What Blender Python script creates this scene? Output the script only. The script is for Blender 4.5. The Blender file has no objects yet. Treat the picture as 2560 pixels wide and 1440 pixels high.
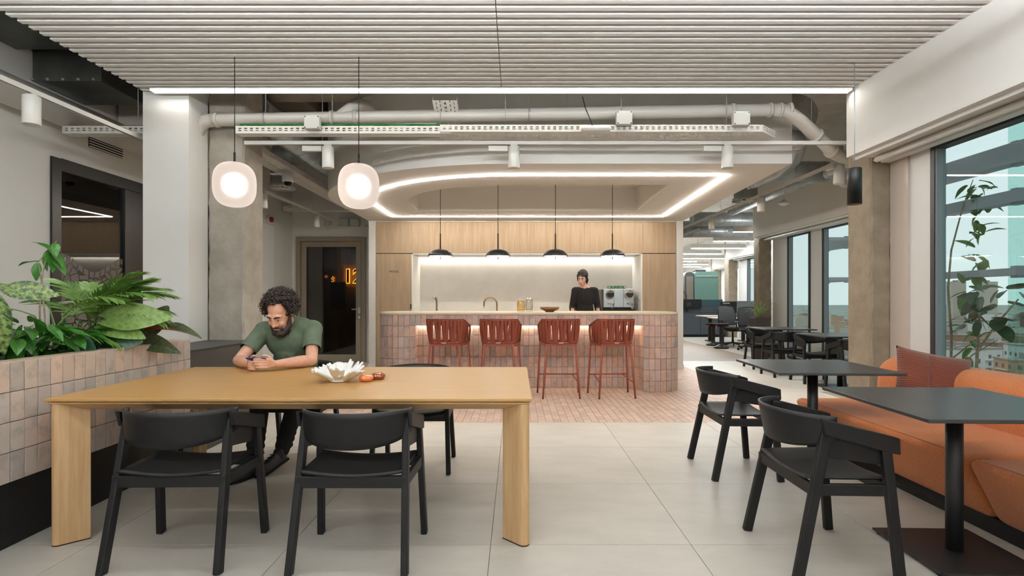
import bpy, bmesh, math, random
from mathutils import Vector, Matrix, Euler, Quaternion, noise as mnoise
import numpy as np
R = math.radians
PI = math.pi
random.seed(7)
S = bpy.context.scene
COL = S.collection

# ------------------------------------------------------------------ camera, world, exposure
cam_d = bpy.data.cameras.new('camera')
cam = bpy.data.objects.new('camera', cam_d)
COL.objects.link(cam)
cam.location = (0, 0, 1.25)
cam.rotation_euler = (R(90), 0, 0)
cam_d.sensor_width = 36.0
cam_d.lens = 36.0 * 1350 / 2560
cam_d.shift_x = -10 / 2560
cam_d.shift_y = 28 / 2560
cam_d.clip_end = 5000
S.camera = cam

world = bpy.data.worlds.new('overcast_sky')
S.world = world
world.use_nodes = True
_nt = world.node_tree
_bg = _nt.nodes['Background']
_tc = _nt.nodes.new('ShaderNodeTexCoord')
_sep = _nt.nodes.new('ShaderNodeSeparateXYZ')
_rmp = _nt.nodes.new('ShaderNodeValToRGB')
_nt.links.new(_tc.outputs['Generated'], _sep.inputs[0])
_nt.links.new(_sep.outputs['Z'], _rmp.inputs[0])
_rmp.color_ramp.elements[0].position = 0.0
_rmp.color_ramp.elements[0].color = (0.80, 0.93, 0.92, 1)
_rmp.color_ramp.elements[1].position = 0.6
_rmp.color_ramp.elements[1].color = (0.86, 0.95, 1.0, 1)
_nt.links.new(_rmp.outputs[0], _bg.inputs[0])
_bg.inputs[1].default_value = 1.15

S.view_settings.view_transform = 'Standard'
S.view_settings.look = 'None'
S.view_settings.gamma = 1.0
S.view_settings.use_curve_mapping = False
S.view_settings.exposure = -0.14
S.cycles.max_bounces = 8
S.cycles.diffuse_bounces = 4
S.cycles.glossy_bounces = 3
S.cycles.transmission_bounces = 6
S.cycles.transparent_max_bounces = 8
S.cycles.sample_clamp_indirect = 6.0
S.cycles.caustics_reflective = False
S.cycles.caustics_refractive = False

# ------------------------------------------------------------------ helpers
def lin(c):
    return tuple(((v / 255) / 12.92 if v / 255 <= .04045 else ((v / 255 + .055) / 1.055) ** 2.4) for v in c)

class MB:
    """collects shapes, then links them as one mesh object"""
    def __init__(self):
        self.v = []; self.f = []; self.sm = []
    def add(self, vs, fs, smooth=False):
        n = len(self.v)
        self.v.extend([tuple(p) for p in vs])
        self.f.extend([tuple(i + n for i in f) for f in fs])
        self.sm.extend([smooth] * len(fs))
        return self
    def box(self, a, b, M=None):
        x0, y0, z0 = a; x1, y1, z1 = b
        vs = [(x0,y0,z0),(x1,y0,z0),(x1,y1,z0),(x0,y1,z0),(x0,y0,z1),(x1,y0,z1),(x1,y1,z1),(x0,y1,z1)]
        if M is not None: vs = [M @ Vector(p) for p in vs]
        return self.add(vs, [(0,3,2,1),(4,5,6,7),(0,1,5,4),(1,2,6,5),(2,3,7,6),(3,0,4,7)])
    def cbox(self, c, s, M=None):
        return self.box((c[0]-s[0]/2, c[1]-s[1]/2, c[2]-s[2]/2), (c[0]+s[0]/2, c[1]+s[1]/2, c[2]+s[2]/2), M)
    def rbox(self, a, b, r=.004, M=None):
        """box with chamfered edges"""
        bm = bmesh.new()
        t = MB(); t.box(a, b, M)
        vv = [bm.verts.new(p) for p in t.v]
        for f in t.f: bm.faces.new([vv[i] for i in f])
        bmesh.ops.bevel(bm, geom=list(bm.edges), offset=r, segments=2, profile=.5, affect='EDGES', clamp_overlap=True)
        bm.verts.index_update()
        self.add([v.co[:] for v in bm.verts], [[v.index for v in f.verts] for f in bm.faces])
        bm.free(); return self
    def hexa(self, p):
        return self.add(p, [(0,3,2,1),(4,5,6,7),(0,1,5,4),(1,2,6,5),(2,3,7,6),(3,0,4,7)])
    def beam(self, p0, p1, w, d, up=(0,0,1), w1=None, d1=None):
        """rectangular bar from p0 to p1"""
        p0 = Vector(p0); p1 = Vector(p1); t = (p1 - p0).normalized(); u = Vector(up)
        if abs(t.dot(u)) > .99: u = Vector((0, 1, 0))
        s = t.cross(u).normalized(); u = s.cross(t).normalized()
        w1 = w if w1 is None else w1; d1 = d if d1 is None else d1
        q = []
        for p, ww, dd in ((p0, w, d), (p1, w1, d1)):
            for a, b in ((-1,-1),(1,-1),(1,1),(-1,1)):
                q.append(p + s * a * ww / 2 + u * b * dd / 2)
        return self.hexa(q)
    def cyl(self, p0, p1, r0, r1=None, n=16, caps=True, smooth=True):
        r1 = r0 if r1 is None else r1
        p0 = Vector(p0); p1 = Vector(p1); t = (p1 - p0).normalized()
        u = Vector((0,0,1)) if abs(t.z) < .9 else Vector((1,0,0))
        s = t.cross(u).normalized(); u = s.cross(t)
        vs = []
        for p, r in ((p0, r0), (p1, r1)):
            for i in range(n):
                a = 2*PI*i/n
                vs.append(p + (s*math.cos(a) + u*math.sin(a))*r)
        k = len(self.v)
        self.add(vs, [(i, (i+1)%n, n+(i+1)%n, n+i) for i in range(n)], smooth)
        if caps:
            self.add(vs[:n], [tuple(range(n))[::-1]]); self.add(vs[n:], [tuple(range(n))])
        return self
    def tube(self, pts, r, n=10, closed=False, caps=True, flat=None):
        """round tube (or flat strap: flat=(w,t,normal func)) along a polyline; r may be a list"""
        P = [Vector(p) for p in pts]; m = len(P)
        rs = r if isinstance(r, (list, tuple)) else [r]*m
        vs = []; prev = None
        for i in range(m):
            if closed: t = (P[(i+1)%m] - P[i-1])
            else: t = P[min(i+1, m-1)] - P[max(i-1, 0)]
            t.normalize()
            if prev is None:
                u = Vector((0,0,1)) if abs(t.z) < .9 else Vector((1,0,0))
                u = (u - t*u.dot(t)).normalized()
            else:
                u = (prev - t*prev.dot(t))
                u = u.normalized() if u.length > 1e-6 else Vector((1,0,0))
            prev = u; s = t.cross(u)
            for k in range(n):
                a = 2*PI*k/n
                vs.append(P[i] + (u*math.cos(a) + s*math.sin(a))*rs[i])
        fs = []
        for i in range(m if closed else m-1):
            j = (i+1) % m
            for k in range(n):
                fs.append((i*n+k, i*n+(k+1)%n, j*n+(k+1)%n, j*n+k))
        self.add(vs, fs, True)
        if caps and not closed:
            self.add(vs[:n], [tuple(range(n))[::-1]]); self.add(vs[-n:], [tuple(range(n))])
        return self
    def strap(self, pts, nrm, w, t):
        """flat band: pts polyline, nrm list of surface normals"""
        vs = []; m = len(pts); P = [Vector(p) for p in pts]
        for i in range(m):
            tg = (P[min(i+1,m-1)] - P[max(i-1,0)]).normalized()
            nn = Vector(nrm[i]).normalized(); s = tg.cross(nn).normalized()
            for a, b in ((-1,-1),(1,-1),(1,1),(-1,1)):
                vs.append(P[i] + s*a*w/2 + nn*b*t/2)
        fs = [(0,1,2,3), (4*m-1,4*m-2,4*m-3,4*m-4)]
        for i in range(m-1):
            for k in range(4):
                fs.append((i*4+k, i*4+(k+1)%4, i*4+4+(k+1)%4, i*4+4+k))
        return self.add(vs, fs)
    def lathe(self, prof, n=32, c=(0,0,0), axis='z', smooth=True):
        """prof: list of (r, z)"""
        vs = []
        for r, z in prof:
            for i in range(n):
                a = 2*PI*i/n
                vs.append((c[0]+r*math.cos(a), c[1]+r*math.sin(a), c[2]+z))
        fs = []
        for j in range(len(prof)-1):
            for i in range(n):
                fs.append((j*n+i, j*n+(i+1)%n, (j+1)*n+(i+1)%n, (j+1)*n+i))
        self.add(vs, fs, smooth)
        if prof[0][0] > 1e-5: self.add(vs[:n], [tuple(range(n))[::-1]])
        if prof[-1][0] > 1e-5: self.add(vs[-n:], [tuple(range(n))])
        return self
    def prism(self, poly, z0, z1, plane='xy', caps=True, smooth=False):
        """extruded polygon. plane xy (along z), xz (along y), yz (along x)"""
        def P(a, b, c):
            return (a,b,c) if plane == 'xy' else (a,c,b) if plane == 'xz' else (c,a,b)
        n = len(poly)
        vs = [P(a,b,z0) for a,b in poly] + [P(a,b,z1) for a,b in poly]
        self.add(vs, [(i,(i+1)%n,n+(i+1)%n,n+i) for i in range(n)], smooth)
        if caps:
            self.add(vs[:n], [tuple(range(n))[::-1]]); self.add(vs[n:], [tuple(range(n))])
        return self
    def ell(self, c, r, n=16, m=10, M=None):
        vs = []; fs = []
        for j in range(m+1):
            th = PI*j/m
            for i in range(n):
                a = 2*PI*i/n
                p = Vector((r[0]*math.sin(th)*math.cos(a), r[1]*math.sin(th)*math.sin(a), r[2]*math.cos(th)))
                if M is not None: p = M @ p
                vs.append(Vector(c) + p)
        for j in range(m):
            for i in range(n):
                fs.append((j*n+i, (j+1)*n+i, (j+1)*n+(i+1)%n, j*n+(i+1)%n))
        return self.add(vs, fs, True)
    def grid(self, fn, nu, nv, smooth=True, thick=0):
        vs = []
        for j in range(nv+1):
            for i in range(nu+1):
                vs.append(fn(i/nu, j/nv))
        fs = [(j*(nu+1)+i, j*(nu+1)+i+1, (j+1)*(nu+1)+i+1, (j+1)*(nu+1)+i) for j in range(nv) for i in range(nu)]
        return self.add(vs, fs, smooth)
    def mesh(self, name, off=None, weld=True):
        me = bpy.data.meshes.new(name)
        vs = self.v if off is None else [(p[0]-off[0], p[1]-off[1], p[2]-off[2]) for p in self.v]
        me.from_pydata(vs, [], self.f)
        me.polygons.foreach_set('use_smooth', self.sm)
        bm = bmesh.new(); bm.from_mesh(me)
        if weld: bmesh.ops.remove_doubles(bm, verts=bm.verts, dist=1e-5)
        bmesh.ops.recalc_face_normals(bm, faces=bm.faces)
        bm.to_mesh(me); bm.free()
        me.update()
        return me
    def build(self, name, m, parent=None, bevel=0, weld=True, seg=2, solid=0, subd=0):
        off = None
        if parent is not None:
            off = Vector((0,0,0)); q = parent
            while q is not None:
                off = off + q.location; q = q.parent
            if parent.get('_local'): off = None
        me = self.mesh(name, off, weld)
        me.materials.append(m)
        o = bpy.data.objects.new(name, me)
        COL.objects.link(o)
        if parent is not None:
            o.parent = parent
            if parent.get('_local'): o['_local'] = 1
        if solid:
            md = o.modifiers.new('thickness', 'SOLIDIFY'); md.thickness = solid; md.offset = 0
        if bevel:
            md = o.modifiers.new('edges', 'BEVEL'); md.width = bevel; md.segments = seg; md.limit_method = 'ANGLE'; md.angle_limit = R(35)
            md.harden_normals = False
        if subd:
            md = o.modifiers.new('smooth', 'SUBSURF'); md.levels = subd; md.render_levels = subd
        return o

def tag(o, label, cat, group=None, kind=None):
    o['label'] = label; o['category'] = cat
    if group: o['group'] = group
    if kind: o['kind'] = kind
    return o
def thing(name, label, cat, loc=(0,0,0), rz=0, group=None, local=False):
    o = bpy.data.objects.new(name, None)
    o.empty_display_size = .1
    COL.objects.link(o); o.location = loc; o.rotation_euler = (0,0,rz)
    if local: o['_local'] = 1
    return tag(o, label, cat, group)
def struct(name, mb, m, parent=None, bevel=0, label=None, **k):
    o = mb.build(name, m, parent, bevel=bevel, **k)
    if parent is None: o['kind'] = 'structure'
    if label: o['label'] = label
    return o
def kids(o): return list(o.children)
def dup(o, loc=None, rz=None, label=None, group=None, parent=None):
    c = o.copy(); COL.objects.link(c)
    c.parent = parent
    if loc is not None: c.location = loc
    if rz is not None: c.rotation_euler = (0,0,rz)
    if label: c['label'] = label
    if group: c['group'] = group
    for ch in kids(o): dup(ch, parent=c)
    return c
def inst(name, me, parent, loc, rot=(0,0,0), scale=(1,1,1)):
    """one more object with shared mesh data"""
    o = bpy.data.objects.new(name, me); COL.objects.link(o)
    o.parent = parent; o.rotation_euler = rot; o.scale = scale
    if parent is not None and not parent.get('_local'):
        off = Vector((0,0,0)); q = parent
        while q is not None: off += q.location; q = q.parent
        o.location = Vector(loc) - off
    else: o.location = loc
    return o

# ------------------------------------------------------------------ materials
MATS = {}
def newmat(name):
    m = bpy.data.materials.new(name); m.use_nodes = True
    nt = m.node_tree; b = nt.nodes['Principled BSDF']
    MATS[name] = m
    return m, nt, b
def mat(name, col, rough=.5, metal=0, col2=None, scale=4, stretch=(1,1,1), detail=4, bump=0, bscale=None, bstretch=None,
        lo=.35, hi=.65, spec=.5, coat=0, coords='Object', sheen=0, trans=0):
    m, nt, b = newmat(name)
    N = nt.nodes; L = nt.links
    b.inputs['Base Color'].default_value = (*lin(col), 1)
    b.inputs['Roughness'].default_value = rough
    b.inputs['Metallic'].default_value = metal
    b.inputs['Specular IOR Level'].default_value = spec
    if coat: b.inputs['Coat Weight'].default_value = coat
    if sheen: b.inputs['Sheen Weight'].default_value = sheen
    if trans: b.inputs['Transmission Weight'].default_value = trans
    if col2 is not None or bump:
        tc = N.new('ShaderNodeTexCoord')
        out = tc.outputs[coords]
        if coords == 'World':
            pass
    if col2 is not None:
        mp = N.new('ShaderNodeMapping'); mp.inputs['Scale'].default_value = [scale*s for s in stretch]
        L.new(out, mp.inputs[0])
        nz = N.new('ShaderNodeTexNoise'); nz.inputs['Scale'].default_value = 1; nz.inputs['Detail'].default_value = detail
        nz.inputs['Roughness'].default_value = .6
        L.new(mp.outputs[0], nz.inputs['Vector'])
        rp = N.new('ShaderNodeValToRGB')
        rp.color_ramp.elements[0].position = lo; rp.color_ramp.elements[1].position = hi
        rp.color_ramp.elements[0].color = (*lin(col), 1); rp.color_ramp.elements[1].color = (*lin(col2), 1)
        L.new(nz.outputs[0], rp.inputs[0]); L.new(rp.outputs[0], b.inputs['Base Color'])
    if bump:
        mp2 = N.new('ShaderNodeMapping'); bs = bscale or scale
        mp2.inputs['Scale'].default_value = [bs*s for s in (bstretch or stretch)]
        L.new(out, mp2.inputs[0])
        n2 = N.new('ShaderNodeTexNoise'); n2.inputs['Scale'].default_value = 1; n2.inputs['Detail'].default_value = 5
        L.new(mp2.outputs[0], n2.inputs['Vector'])
        bp = N.new('ShaderNodeBump'); bp.inputs['Strength'].default_value = bump; bp.inputs['Distance'].default_value = .01
        L.new(n2.outputs[0], bp.inputs['Height']); L.new(bp.outputs[0], b.inputs['Normal'])
    return m
def emat(name, col, strength):
    m, nt, b = newmat(name)
    b.inputs['Base Color'].default_value = (0.8,0.8,0.8,1)
    b.inputs['Emission Color'].default_value = (*lin(col), 1)
    b.inputs['Emission Strength'].default_value = strength
    return m
def tilemat(name, cols, mott, rough=.45):
    """fired clay: every piece (object, or loose piece of a joined mesh) has a tone of its own, mottled"""
    m, nt, b = newmat(name); N = nt.nodes; L = nt.links
    oi = N.new('ShaderNodeObjectInfo'); ge = N.new('ShaderNodeNewGeometry')
    ad = N.new('ShaderNodeMath'); ad.operation = 'ADD'
    L.new(oi.outputs['Random'], ad.inputs[0]); L.new(ge.outputs['Random Per Island'], ad.inputs[1])
    fr = N.new('ShaderNodeMath'); fr.operation = 'FRACT'; L.new(ad.outputs[0], fr.inputs[0])
    rp = N.new('ShaderNodeValToRGB'); cr = rp.color_ramp; cr.interpolation = 'LINEAR'
    while len(cr.elements) < len(cols): cr.elements.new(.5)
    for i, c in enumerate(cols):
        cr.elements[i].position = i/(len(cols)-1); cr.elements[i].color = (*lin(c), 1)
    L.new(fr.outputs[0], rp.inputs[0])
    sc = N.new('ShaderNodeVectorMath'); sc.operation = 'SCALE'; sc.inputs['Scale'].default_value = 9
    cb = N.new('ShaderNodeCombineXYZ')
    for i in range(3): L.new(fr.outputs[0], cb.inputs[i])
    L.new(cb.outputs[0], sc.inputs[0])
    av = N.new('ShaderNodeVectorMath'); L.new(ge.outputs['Position'], av.inputs[0]); L.new(sc.outputs[0], av.inputs[1])
    nz = N.new('ShaderNodeTexNoise'); nz.inputs['Scale'].default_value = 13; nz.inputs['Detail'].default_value = 5; nz.inputs['Roughness'].default_value = .6
    L.new(av.outputs[0], nz.inputs['Vector'])
    r2 = N.new('ShaderNodeValToRGB'); r2.color_ramp.elements[0].position = .48; r2.color_ramp.elements[1].position = .72
    r2.color_ramp.elements[0].color = (0,0,0,1); r2.color_ramp.elements[1].color = (.75,.75,.75,1)
    L.new(nz.outputs[0], r2.inputs[0])
    mx = N.new('ShaderNodeMixRGB'); mx.inputs['Color2'].default_value = (*lin(mott), 1)
    L.new(r2.outputs[0], mx.inputs['Fac']); L.new(rp.outputs[0], mx.inputs['Color1'])
    L.new(mx.outputs[0], b.inputs['Base Color'])
    b.inputs['Roughness'].default_value = rough
    bp = N.new('ShaderNodeBump'); bp.inputs['Strength'].default_value = .25; bp.inputs['Distance'].default_value = .004
    L.new(nz.outputs[0], bp.inputs['Height']); L.new(bp.outputs[0], b.inputs['Normal'])
    return m
def glassmat(name, tint=(255,255,255), fac=.06, rough=0.0):
    m, nt, b = newmat(name); N = nt.nodes; L = nt.links
    tr = N.new('ShaderNodeBsdfTransparent'); tr.inputs[0].default_value = (*lin(tint), 1)
    gl = N.new('ShaderNodeBsdfGlossy'); gl.inputs['Roughness'].default_value = rough
    fr = N.new('ShaderNodeFresnel'); fr.inputs[0].default_value = 1.5
    ml = N.new('ShaderNodeMath'); ml.operation = 'MULTIPLY'; ml.inputs[1].default_value = fac/.04; ml.use_clamp = True
    L.new(fr.outputs[0], ml.inputs[0])
    ge = N.new('ShaderNodeNewGeometry'); iv = N.new('ShaderNodeMath'); iv.operation = 'SUBTRACT'; iv.inputs[0].default_value = 1
    L.new(ge.outputs['Backfacing'], iv.inputs[1])
    m2 = N.new('ShaderNodeMath'); m2.operation = 'MULTIPLY'; L.new(ml.outputs[0], m2.inputs[0]); L.new(iv.outputs[0], m2.inputs[1])
    mx = N.new('ShaderNodeMixShader'); L.new(m2.outputs[0], mx.inputs[0]); L.new(tr.outputs[0], mx.inputs[1]); L.new(gl.outputs[0], mx.inputs[2])
    L.new(mx.outputs[0], nt.nodes['Material Output'].inputs[0])
    return m
def woodmat(name, c1, c2, axis, scale=5, rough=.45, bump=.05, fine=1.0):
    """wood grain along an axis (object space)"""
    st = [9*fine, 9*fine, 9*fine]; st['xyz'.index(axis)] = .55
    m = mat(name, c1, rough, 0, c2, scale, st, 6, bump, None, None, .3, .72)
    return m

M_wall = mat('white_plaster', (226,223,217), .7, bump=.02, bscale=60, col2=(221,218,211), scale=.8)
M_walld = mat('greige_paint', (205,196,182), .65)
M_ceil = mat('white_ceiling_paint', (240,236,230), .65)
M_slab = mat('painted_concrete_soffit', (222,218,211), .85, 0, (200,196,188), 3, bump=.5, bscale=22)
M_conc = mat('raw_concrete', (172,164,152), .85, 0, (142,134,122), 4.5, detail=8, bump=.35, bscale=26, lo=.3, hi=.75)
M_concw = mat('raw_concrete_warm', (162,149,130), .85, 0, (132,119,100), 5.5, detail=8, bump=.35, bscale=26, lo=.3, hi=.75)
M_stone = mat('beige_stone_tile', (202,196,185), .42, 0, (187,181,170), 2.3, (1,2.2,1), 6, lo=.3, hi=.75, spec=.45)
M_grout = mat('grey_grout', (150,140,126), .9)
M_grout_l = mat('pale_grout', (203,193,183), .9)
M_tile = tilemat('zellige_clay_tile', [(204,168,150),(178,156,146),(210,180,166),(162,148,140),(214,174,150),(188,162,150),(198,178,168)], (138,130,124))
M_tilef = tilemat('clay_floor_tile', [(204,176,158),(184,162,150),(210,182,162),(194,170,158),(204,172,148),(178,160,150)], (170,152,142), .5)
M_planttile = tilemat('pale_clay_tile', [(212,188,172),(186,178,168),(222,194,174),(178,170,162),(220,194,180),(204,190,178),(194,180,170)], (150,146,140))
M_felt = mat('light_grey_felt', (236,233,229), .95, 0, (216,212,207), 260, detail=2, bump=.25, bscale=300, lo=.4, hi=.62)
M_black = mat('black_stained_wood', (22,22,23), .5, 0, (17,17,18), 12, (1,1,1), bump=.03, bscale=60, spec=.3)
M_blackmetal = mat('black_powder_coat', (27,28,29), .45)
M_dgrey = mat('charcoal_laminate', (58,57,55), .5)
M_lino = mat('charcoal_tabletop', (54,56,57), .36, bump=.01, bscale=200)
M_oaktop = woodmat('oak_table_veneer', (190,148,90), (182,139,81), 'x', 3, .38, .006)
M_oak = woodmat('oak_solid', (220,184,138), (192,150,102), 'z', 4, .5, .06)
M_oakx = woodmat('oak_apron', (208,168,120), (194,152,104), 'x', 5, .5, .015)
M_cab = woodmat('cabinet_oak_laminate', (178,155,127), (154,130,102), 'z', 2.6, .5, .02)
M_parq = woodmat('oak_floorboards', (156,132,104), (134,110,84), 'x', 2.0, .45, .02)
M_bartop = mat('pale_stone_worktop', (222,208,184), .4, 0, (214,198,172), 6)
M_niche = mat('speckled_concrete_panel', (216,213,207), .7, 0, (206,203,197), 2.5, detail=8, bump=.1, bscale=30)
M_rust = mat('rust_strap_fabric', (134,62,40), .75, bump=.1, bscale=200)
M_rustm = mat('rust_powder_coat', (150,74,54), .5)
M_sofa = mat('orange_wool', (206,124,72), .9, 0, (194,114,64), 90, bump=.25, bscale=220, lo=.4, hi=.6, sheen=.15)
M_white = mat('white_lacquer', (232,231,227), .4)
M_whitem = mat('white_powder_coat', (226,223,216), .45)
M_pvc = mat('grey_white_pvc', (208,203,194), .35)
M_galv = mat('galvanised_steel', (196,203,204), .36, .55, (172,180,182), 7, bump=.03, bscale=20)
M_duct = mat('dull_galvanised_duct', (118,120,116), .4, .8, (96,98,95), 3)
M_chrome = mat('polished_steel', (190,188,184), .15, 1)
M_steel = mat('brushed_steel', (196,204,208), .32, .75)
M_framed = mat('dark_window_frame', (46,48,50), .4)
M_framet = mat('taupe_door_frame', (142,130,112), .5)
M_blackgl = mat('black_glazing_frame', (20,18,16), .35)
M_dark = mat('dark_void', (22,20,17), .9)
M_brown = mat('brown_curtain_wall', (66,48,34), .8, 0, (56,40,28), 6, (1,6,.2))
M_soil = mat('bark_mulch', (92,58,40), .95, 0, (58,38,28), 60, bump=1, bscale=80)
M_green = mat('green_cable', (28,120,38), .5)
M_booth = mat('green_acoustic_panel', (84,116,107), .7)
M_ofcab = mat('blue_grey_cabinet', (64,72,78), .55)
M_offelt = mat('teal_felt_screen', (52,76,80), .9)
M_ofgrey = mat('grey_screen_fabric', (98,102,106), .9)
M_pot = mat('brown_planter', (74,60,54), .6)
M_amber = glassmat('amber_glass', (252,241,220), .12, .05)
M_clear = glassmat('ribbed_clear_glass', (250,250,247), .16, .05)
M_bowl = mat('turned_walnut', (130,86,52), .45, 0, (104,66,38), 10, (1,1,9))
M_coral = mat('white_coral', (240,237,232), .55, bump=.1, bscale=80)
M_led = emat('led_diffuser', (244,250,255), 31)
M_upfill = emat('added_uplight', (244,250,255), 235)  # added uplight that brightens the felt ceiling
M_ledwarm = emat('warm_led_line', (255,246,234), 100)
M_ledniche = emat('niche_led', (255,247,232), 42)
M_ledoff = emat('office_led', (246,252,255), 130)
M_spotlens = emat('spot_lens', (255,246,230), 14)
M_glass = glassmat('window_glass', (244,250,250), .07)
M_glassg = glassmat('green_tinted_glass', (222,242,238), .06)
M_glassd = glassmat('smoked_glass', (165,150,130), .07)
# ------------------------------------------------------------------ floor
FAC = [(-7.5,-5.2),(3.62,-5.2),(3.62,5.0),(5.62,8.1),(5.62,11.56),(7.4,15.5),(7.4,17.6),(9.06,21.6),(9.06,23.4),(9.6,23.4),(9.6,34),(-7.5,34)]
fl = struct('floor', MB().prism(FAC,-.3,-.006), M_grout)
STX = [-.129 + 1.02*k for k in range(-5, 6)]
STY = [1.84 + .91*k for k in range(-2, 5)]          # last joint line is 5.48
tm = MB().rbox((.0015,.0015,-.006),(1.0185,.9085,0), .001).mesh('stone_tile'); tm.materials.append(M_stone)
for x in STX:
    for y in STY[:-1]:
        if x > 2.4: continue
        inst('stone_tile', tm, fl, (x, y, 0))
# pale stone past the clay floor
tm2 = MB().rbox((.0015,.0015,-.006),(.9985,.9085,0), .001).mesh('stone_tile'); tm2.materials.append(M_stone)
for i in range(3):
    for j in range(6):
        if 3.105+i+.55 > 3.62+(5.48+.91*j-5.0)*.645: continue
        inst('stone_tile', tm2, fl, (3.105 + 1.0*i, 5.48 + .91*j, 0))
pale = MB()
pale.box((-4.45,5.48,-.006),(-2.2,10.75,0)); pale.box((-2.2,10.0,-.006),(3.1,10.94,0)); pale.box((3.1,10.94,-.006),(4.1,10.95,0))
pale.prism([(5.1,10.94),(5.5,10.94),(5.5,11.56),(7.27,15.5),(7.27,17.6),(8.93,21.6),(8.93,33),(5.1,33)],-.006,0); pale.box((-7.4,-5,-.006),(-5.3,5,0)); pale.box((-5.2,-5,-.006),(3.5,.01,0)).box((2.932,.02,-.006),(3.5,5.3,0))
struct('stone_border', pale, M_stone, fl)
# clay floor tiles: staggered columns along y
TW, TL = .0776, .144
tcl = MB().rbox((.002,.002,-.006),(TW-.002,TL-.002,.0), .0012).mesh('clay_tile'); tcl.materials.append(M_tilef)
rest = MB(); nsep = 0
ncol = int((3.1+2.2)/TW)
for i in range(ncol):
    x = 3.1 - TW*(i+1)
    offy = (.5 if i % 2 else 0)*TL
    j = 0; y = 5.48 - (TL*.5 if i % 2 else 0)
    while y < 10.0:
        y0 = max(y, 5.48); y1 = min(y+TL, 10.0)
        if y1-y0 > .02:
            if nsep < 300 and x > .12 and y+TL < 6.75 and y >= 5.48:
                inst('clay_tile', tcl, fl, (x, y, random.uniform(-.0006,.0004))); nsep += 1
            elif not (-1.3 < x < 1.7 and y > 7.65 and y < 8.2):
                rest.box((x+.002,y0+.002,-.006),(x+TW-.002,y1-.002,random.uniform(-.0006,.0004)))
        y += TL
o = struct('clay_tile_field', rest, M_tilef, fl, weld=False); o['kind'] = 'stuff'
# oak boards of the office walkway
wb = MB(); r2 = random.Random(3)
y = 10.96
while y < 33:
    x = 1.5 - r2.uniform(0, 1)
    while x < 5.1:
        x1 = min(x + 1.4, 5.1); x0 = max(x, 2.9)
        if x1 > x0 + .02: wb.box((x0+.001,y+.001,-.006),(x1-.001,y+.179,0))
        x += 1.4
    y += .18
struct('oak_floorboards', wb, M_parq, fl, weld=False)['kind'] = 'stuff'

# ------------------------------------------------------------------ ceiling slab, walls
struct('ceiling', MB().prism(FAC,4.0,4.3), M_slab)
struct('trim_1', MB().box((-3.0,5.7,3.55),(-.9,6.3,4.0)).box((-3.3,6.3,3.7),(-2.6,10.7,4.0)), M_conc)   # downstand beams
struct('wall_back', MB().box((-7.5,-5.2,-.1),(12.5,-5,4.0)), M_wall)
# left wall with its dark glazing from y 5.16 to 9.03
XL = -4.45
wl = MB()
wl.box((XL-.15,-5,0),(XL,5.157,4.0)); wl.box((XL-.15,5.157,2.62),(XL,9.03,4.0)); wl.box((XL-.15,9.03,0),(XL,10.75,4.0))
struct('wall_left', wl, M_wall)
wd = MB().rbox((XL-.03,9.13,.02),(XL+.006,9.95,2.6),.02)
hd = struct('door_1', wd, M_white)
struct('trim_2', MB().box((XL-.02,9.118,.01),(XL+.003,9.128,2.612)).box((XL-.02,9.952,.01),(XL+.003,9.962,2.612)).box((XL-.02,9.118,2.602),(XL+.003,9.962,2.612)), M_walld)
# glazing
gz = struct('window_1', MB().box((XL-.06,5.157,0),(XL+.02,5.262,2.62)).box((XL-.06,5.262,2.50),(XL+.02,6.9,2.62)).box((XL-.06,6.125,0),(XL+.02,6.28,2.50)).box((XL-.06,5.262,0),(XL+.02,6.125,.1)), M_blackgl, bevel=.004)
struct('pane', MB().box((XL-.022,5.262,.1),(XL-.012,6.125,2.5)), M_glassd, gz)
struct('door_panel', MB().box((XL-.05,6.28,0),(XL+.012,6.9,2.5)), M_blackgl, gz, bevel=.003)
struct('door_panel', MB().box((XL-.05,6.91,0),(XL+.012,7.9,2.6)), M_blackgl, gz, bevel=.003)
struct('door_panel', MB().box((XL-.05,7.91,0),(XL+.012,9.03,2.6)), M_blackgl, gz, bevel=.003)
# reader light on the glazing, frosted crazy-paving film on the pane
struct('access_light', MB().box((XL+.012,6.40,1.28),(XL+.02,6.408,1.41)), emat('green_status_light',(60,255,120),2), gz)
film = MB(); rf = random.Random(5)
def wave(y): return 1.62 + .085*math.sin((y-5.2)*PI/.30*.72 + .9)
sites = [(5.28+rf.random()*.84, .7+rf.random()*1.0) for _ in range(110)]
def clip(poly, a, b, c):
    out = []
    for i in range(len(poly)):
        p, q = poly[i], poly[(i+1) % len(poly)]
        dp = a*p[0]+b*p[1]-c; dq = a*q[0]+b*q[1]-c
        if dp <= 0: out.append(p)
        if (dp < 0) != (dq < 0) and dp != dq:
            t = dp/(dp-dq); out.append((p[0]+(q[0]-p[0])*t, p[1]+(q[1]-p[1])*t))
    return out
for i, s in enumerate(sites):
    poly = [(5.27,.6),(6.12,.6),(6.12,1.75),(5.27,1.75)]
    for j, t in enumerate(sites):
        if i == j: continue
        nx, ny = t[0]-s[0], t[1]-s[1]; d = math.hypot(nx, ny)
        if d > .5: continue
        c = (t[0]**2+t[1]**2-s[0]**2-s[1]**2)/2 - .006*d
        poly = clip(poly, nx, ny, c)
        if len(poly) < 3: break
    if len(poly) < 3: continue
    h = wave(s[0]) - .075
    poly = clip(poly, 0, 1, h)
    if len(poly) >= 3: film.prism(poly, XL-.012, XL-.0105, 'yz')
yy = 5.27
while yy < 6.1:
    a, b = yy+.006, yy+.068
    film.add([(XL-.0105,a,wave(a)-.062),(XL-.0105,b,wave(b)-.062),(XL-.0105,b,wave(b)),(XL-.0105,a,wave(a))],[(0,1,2,3)])
    yy += .074
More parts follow.
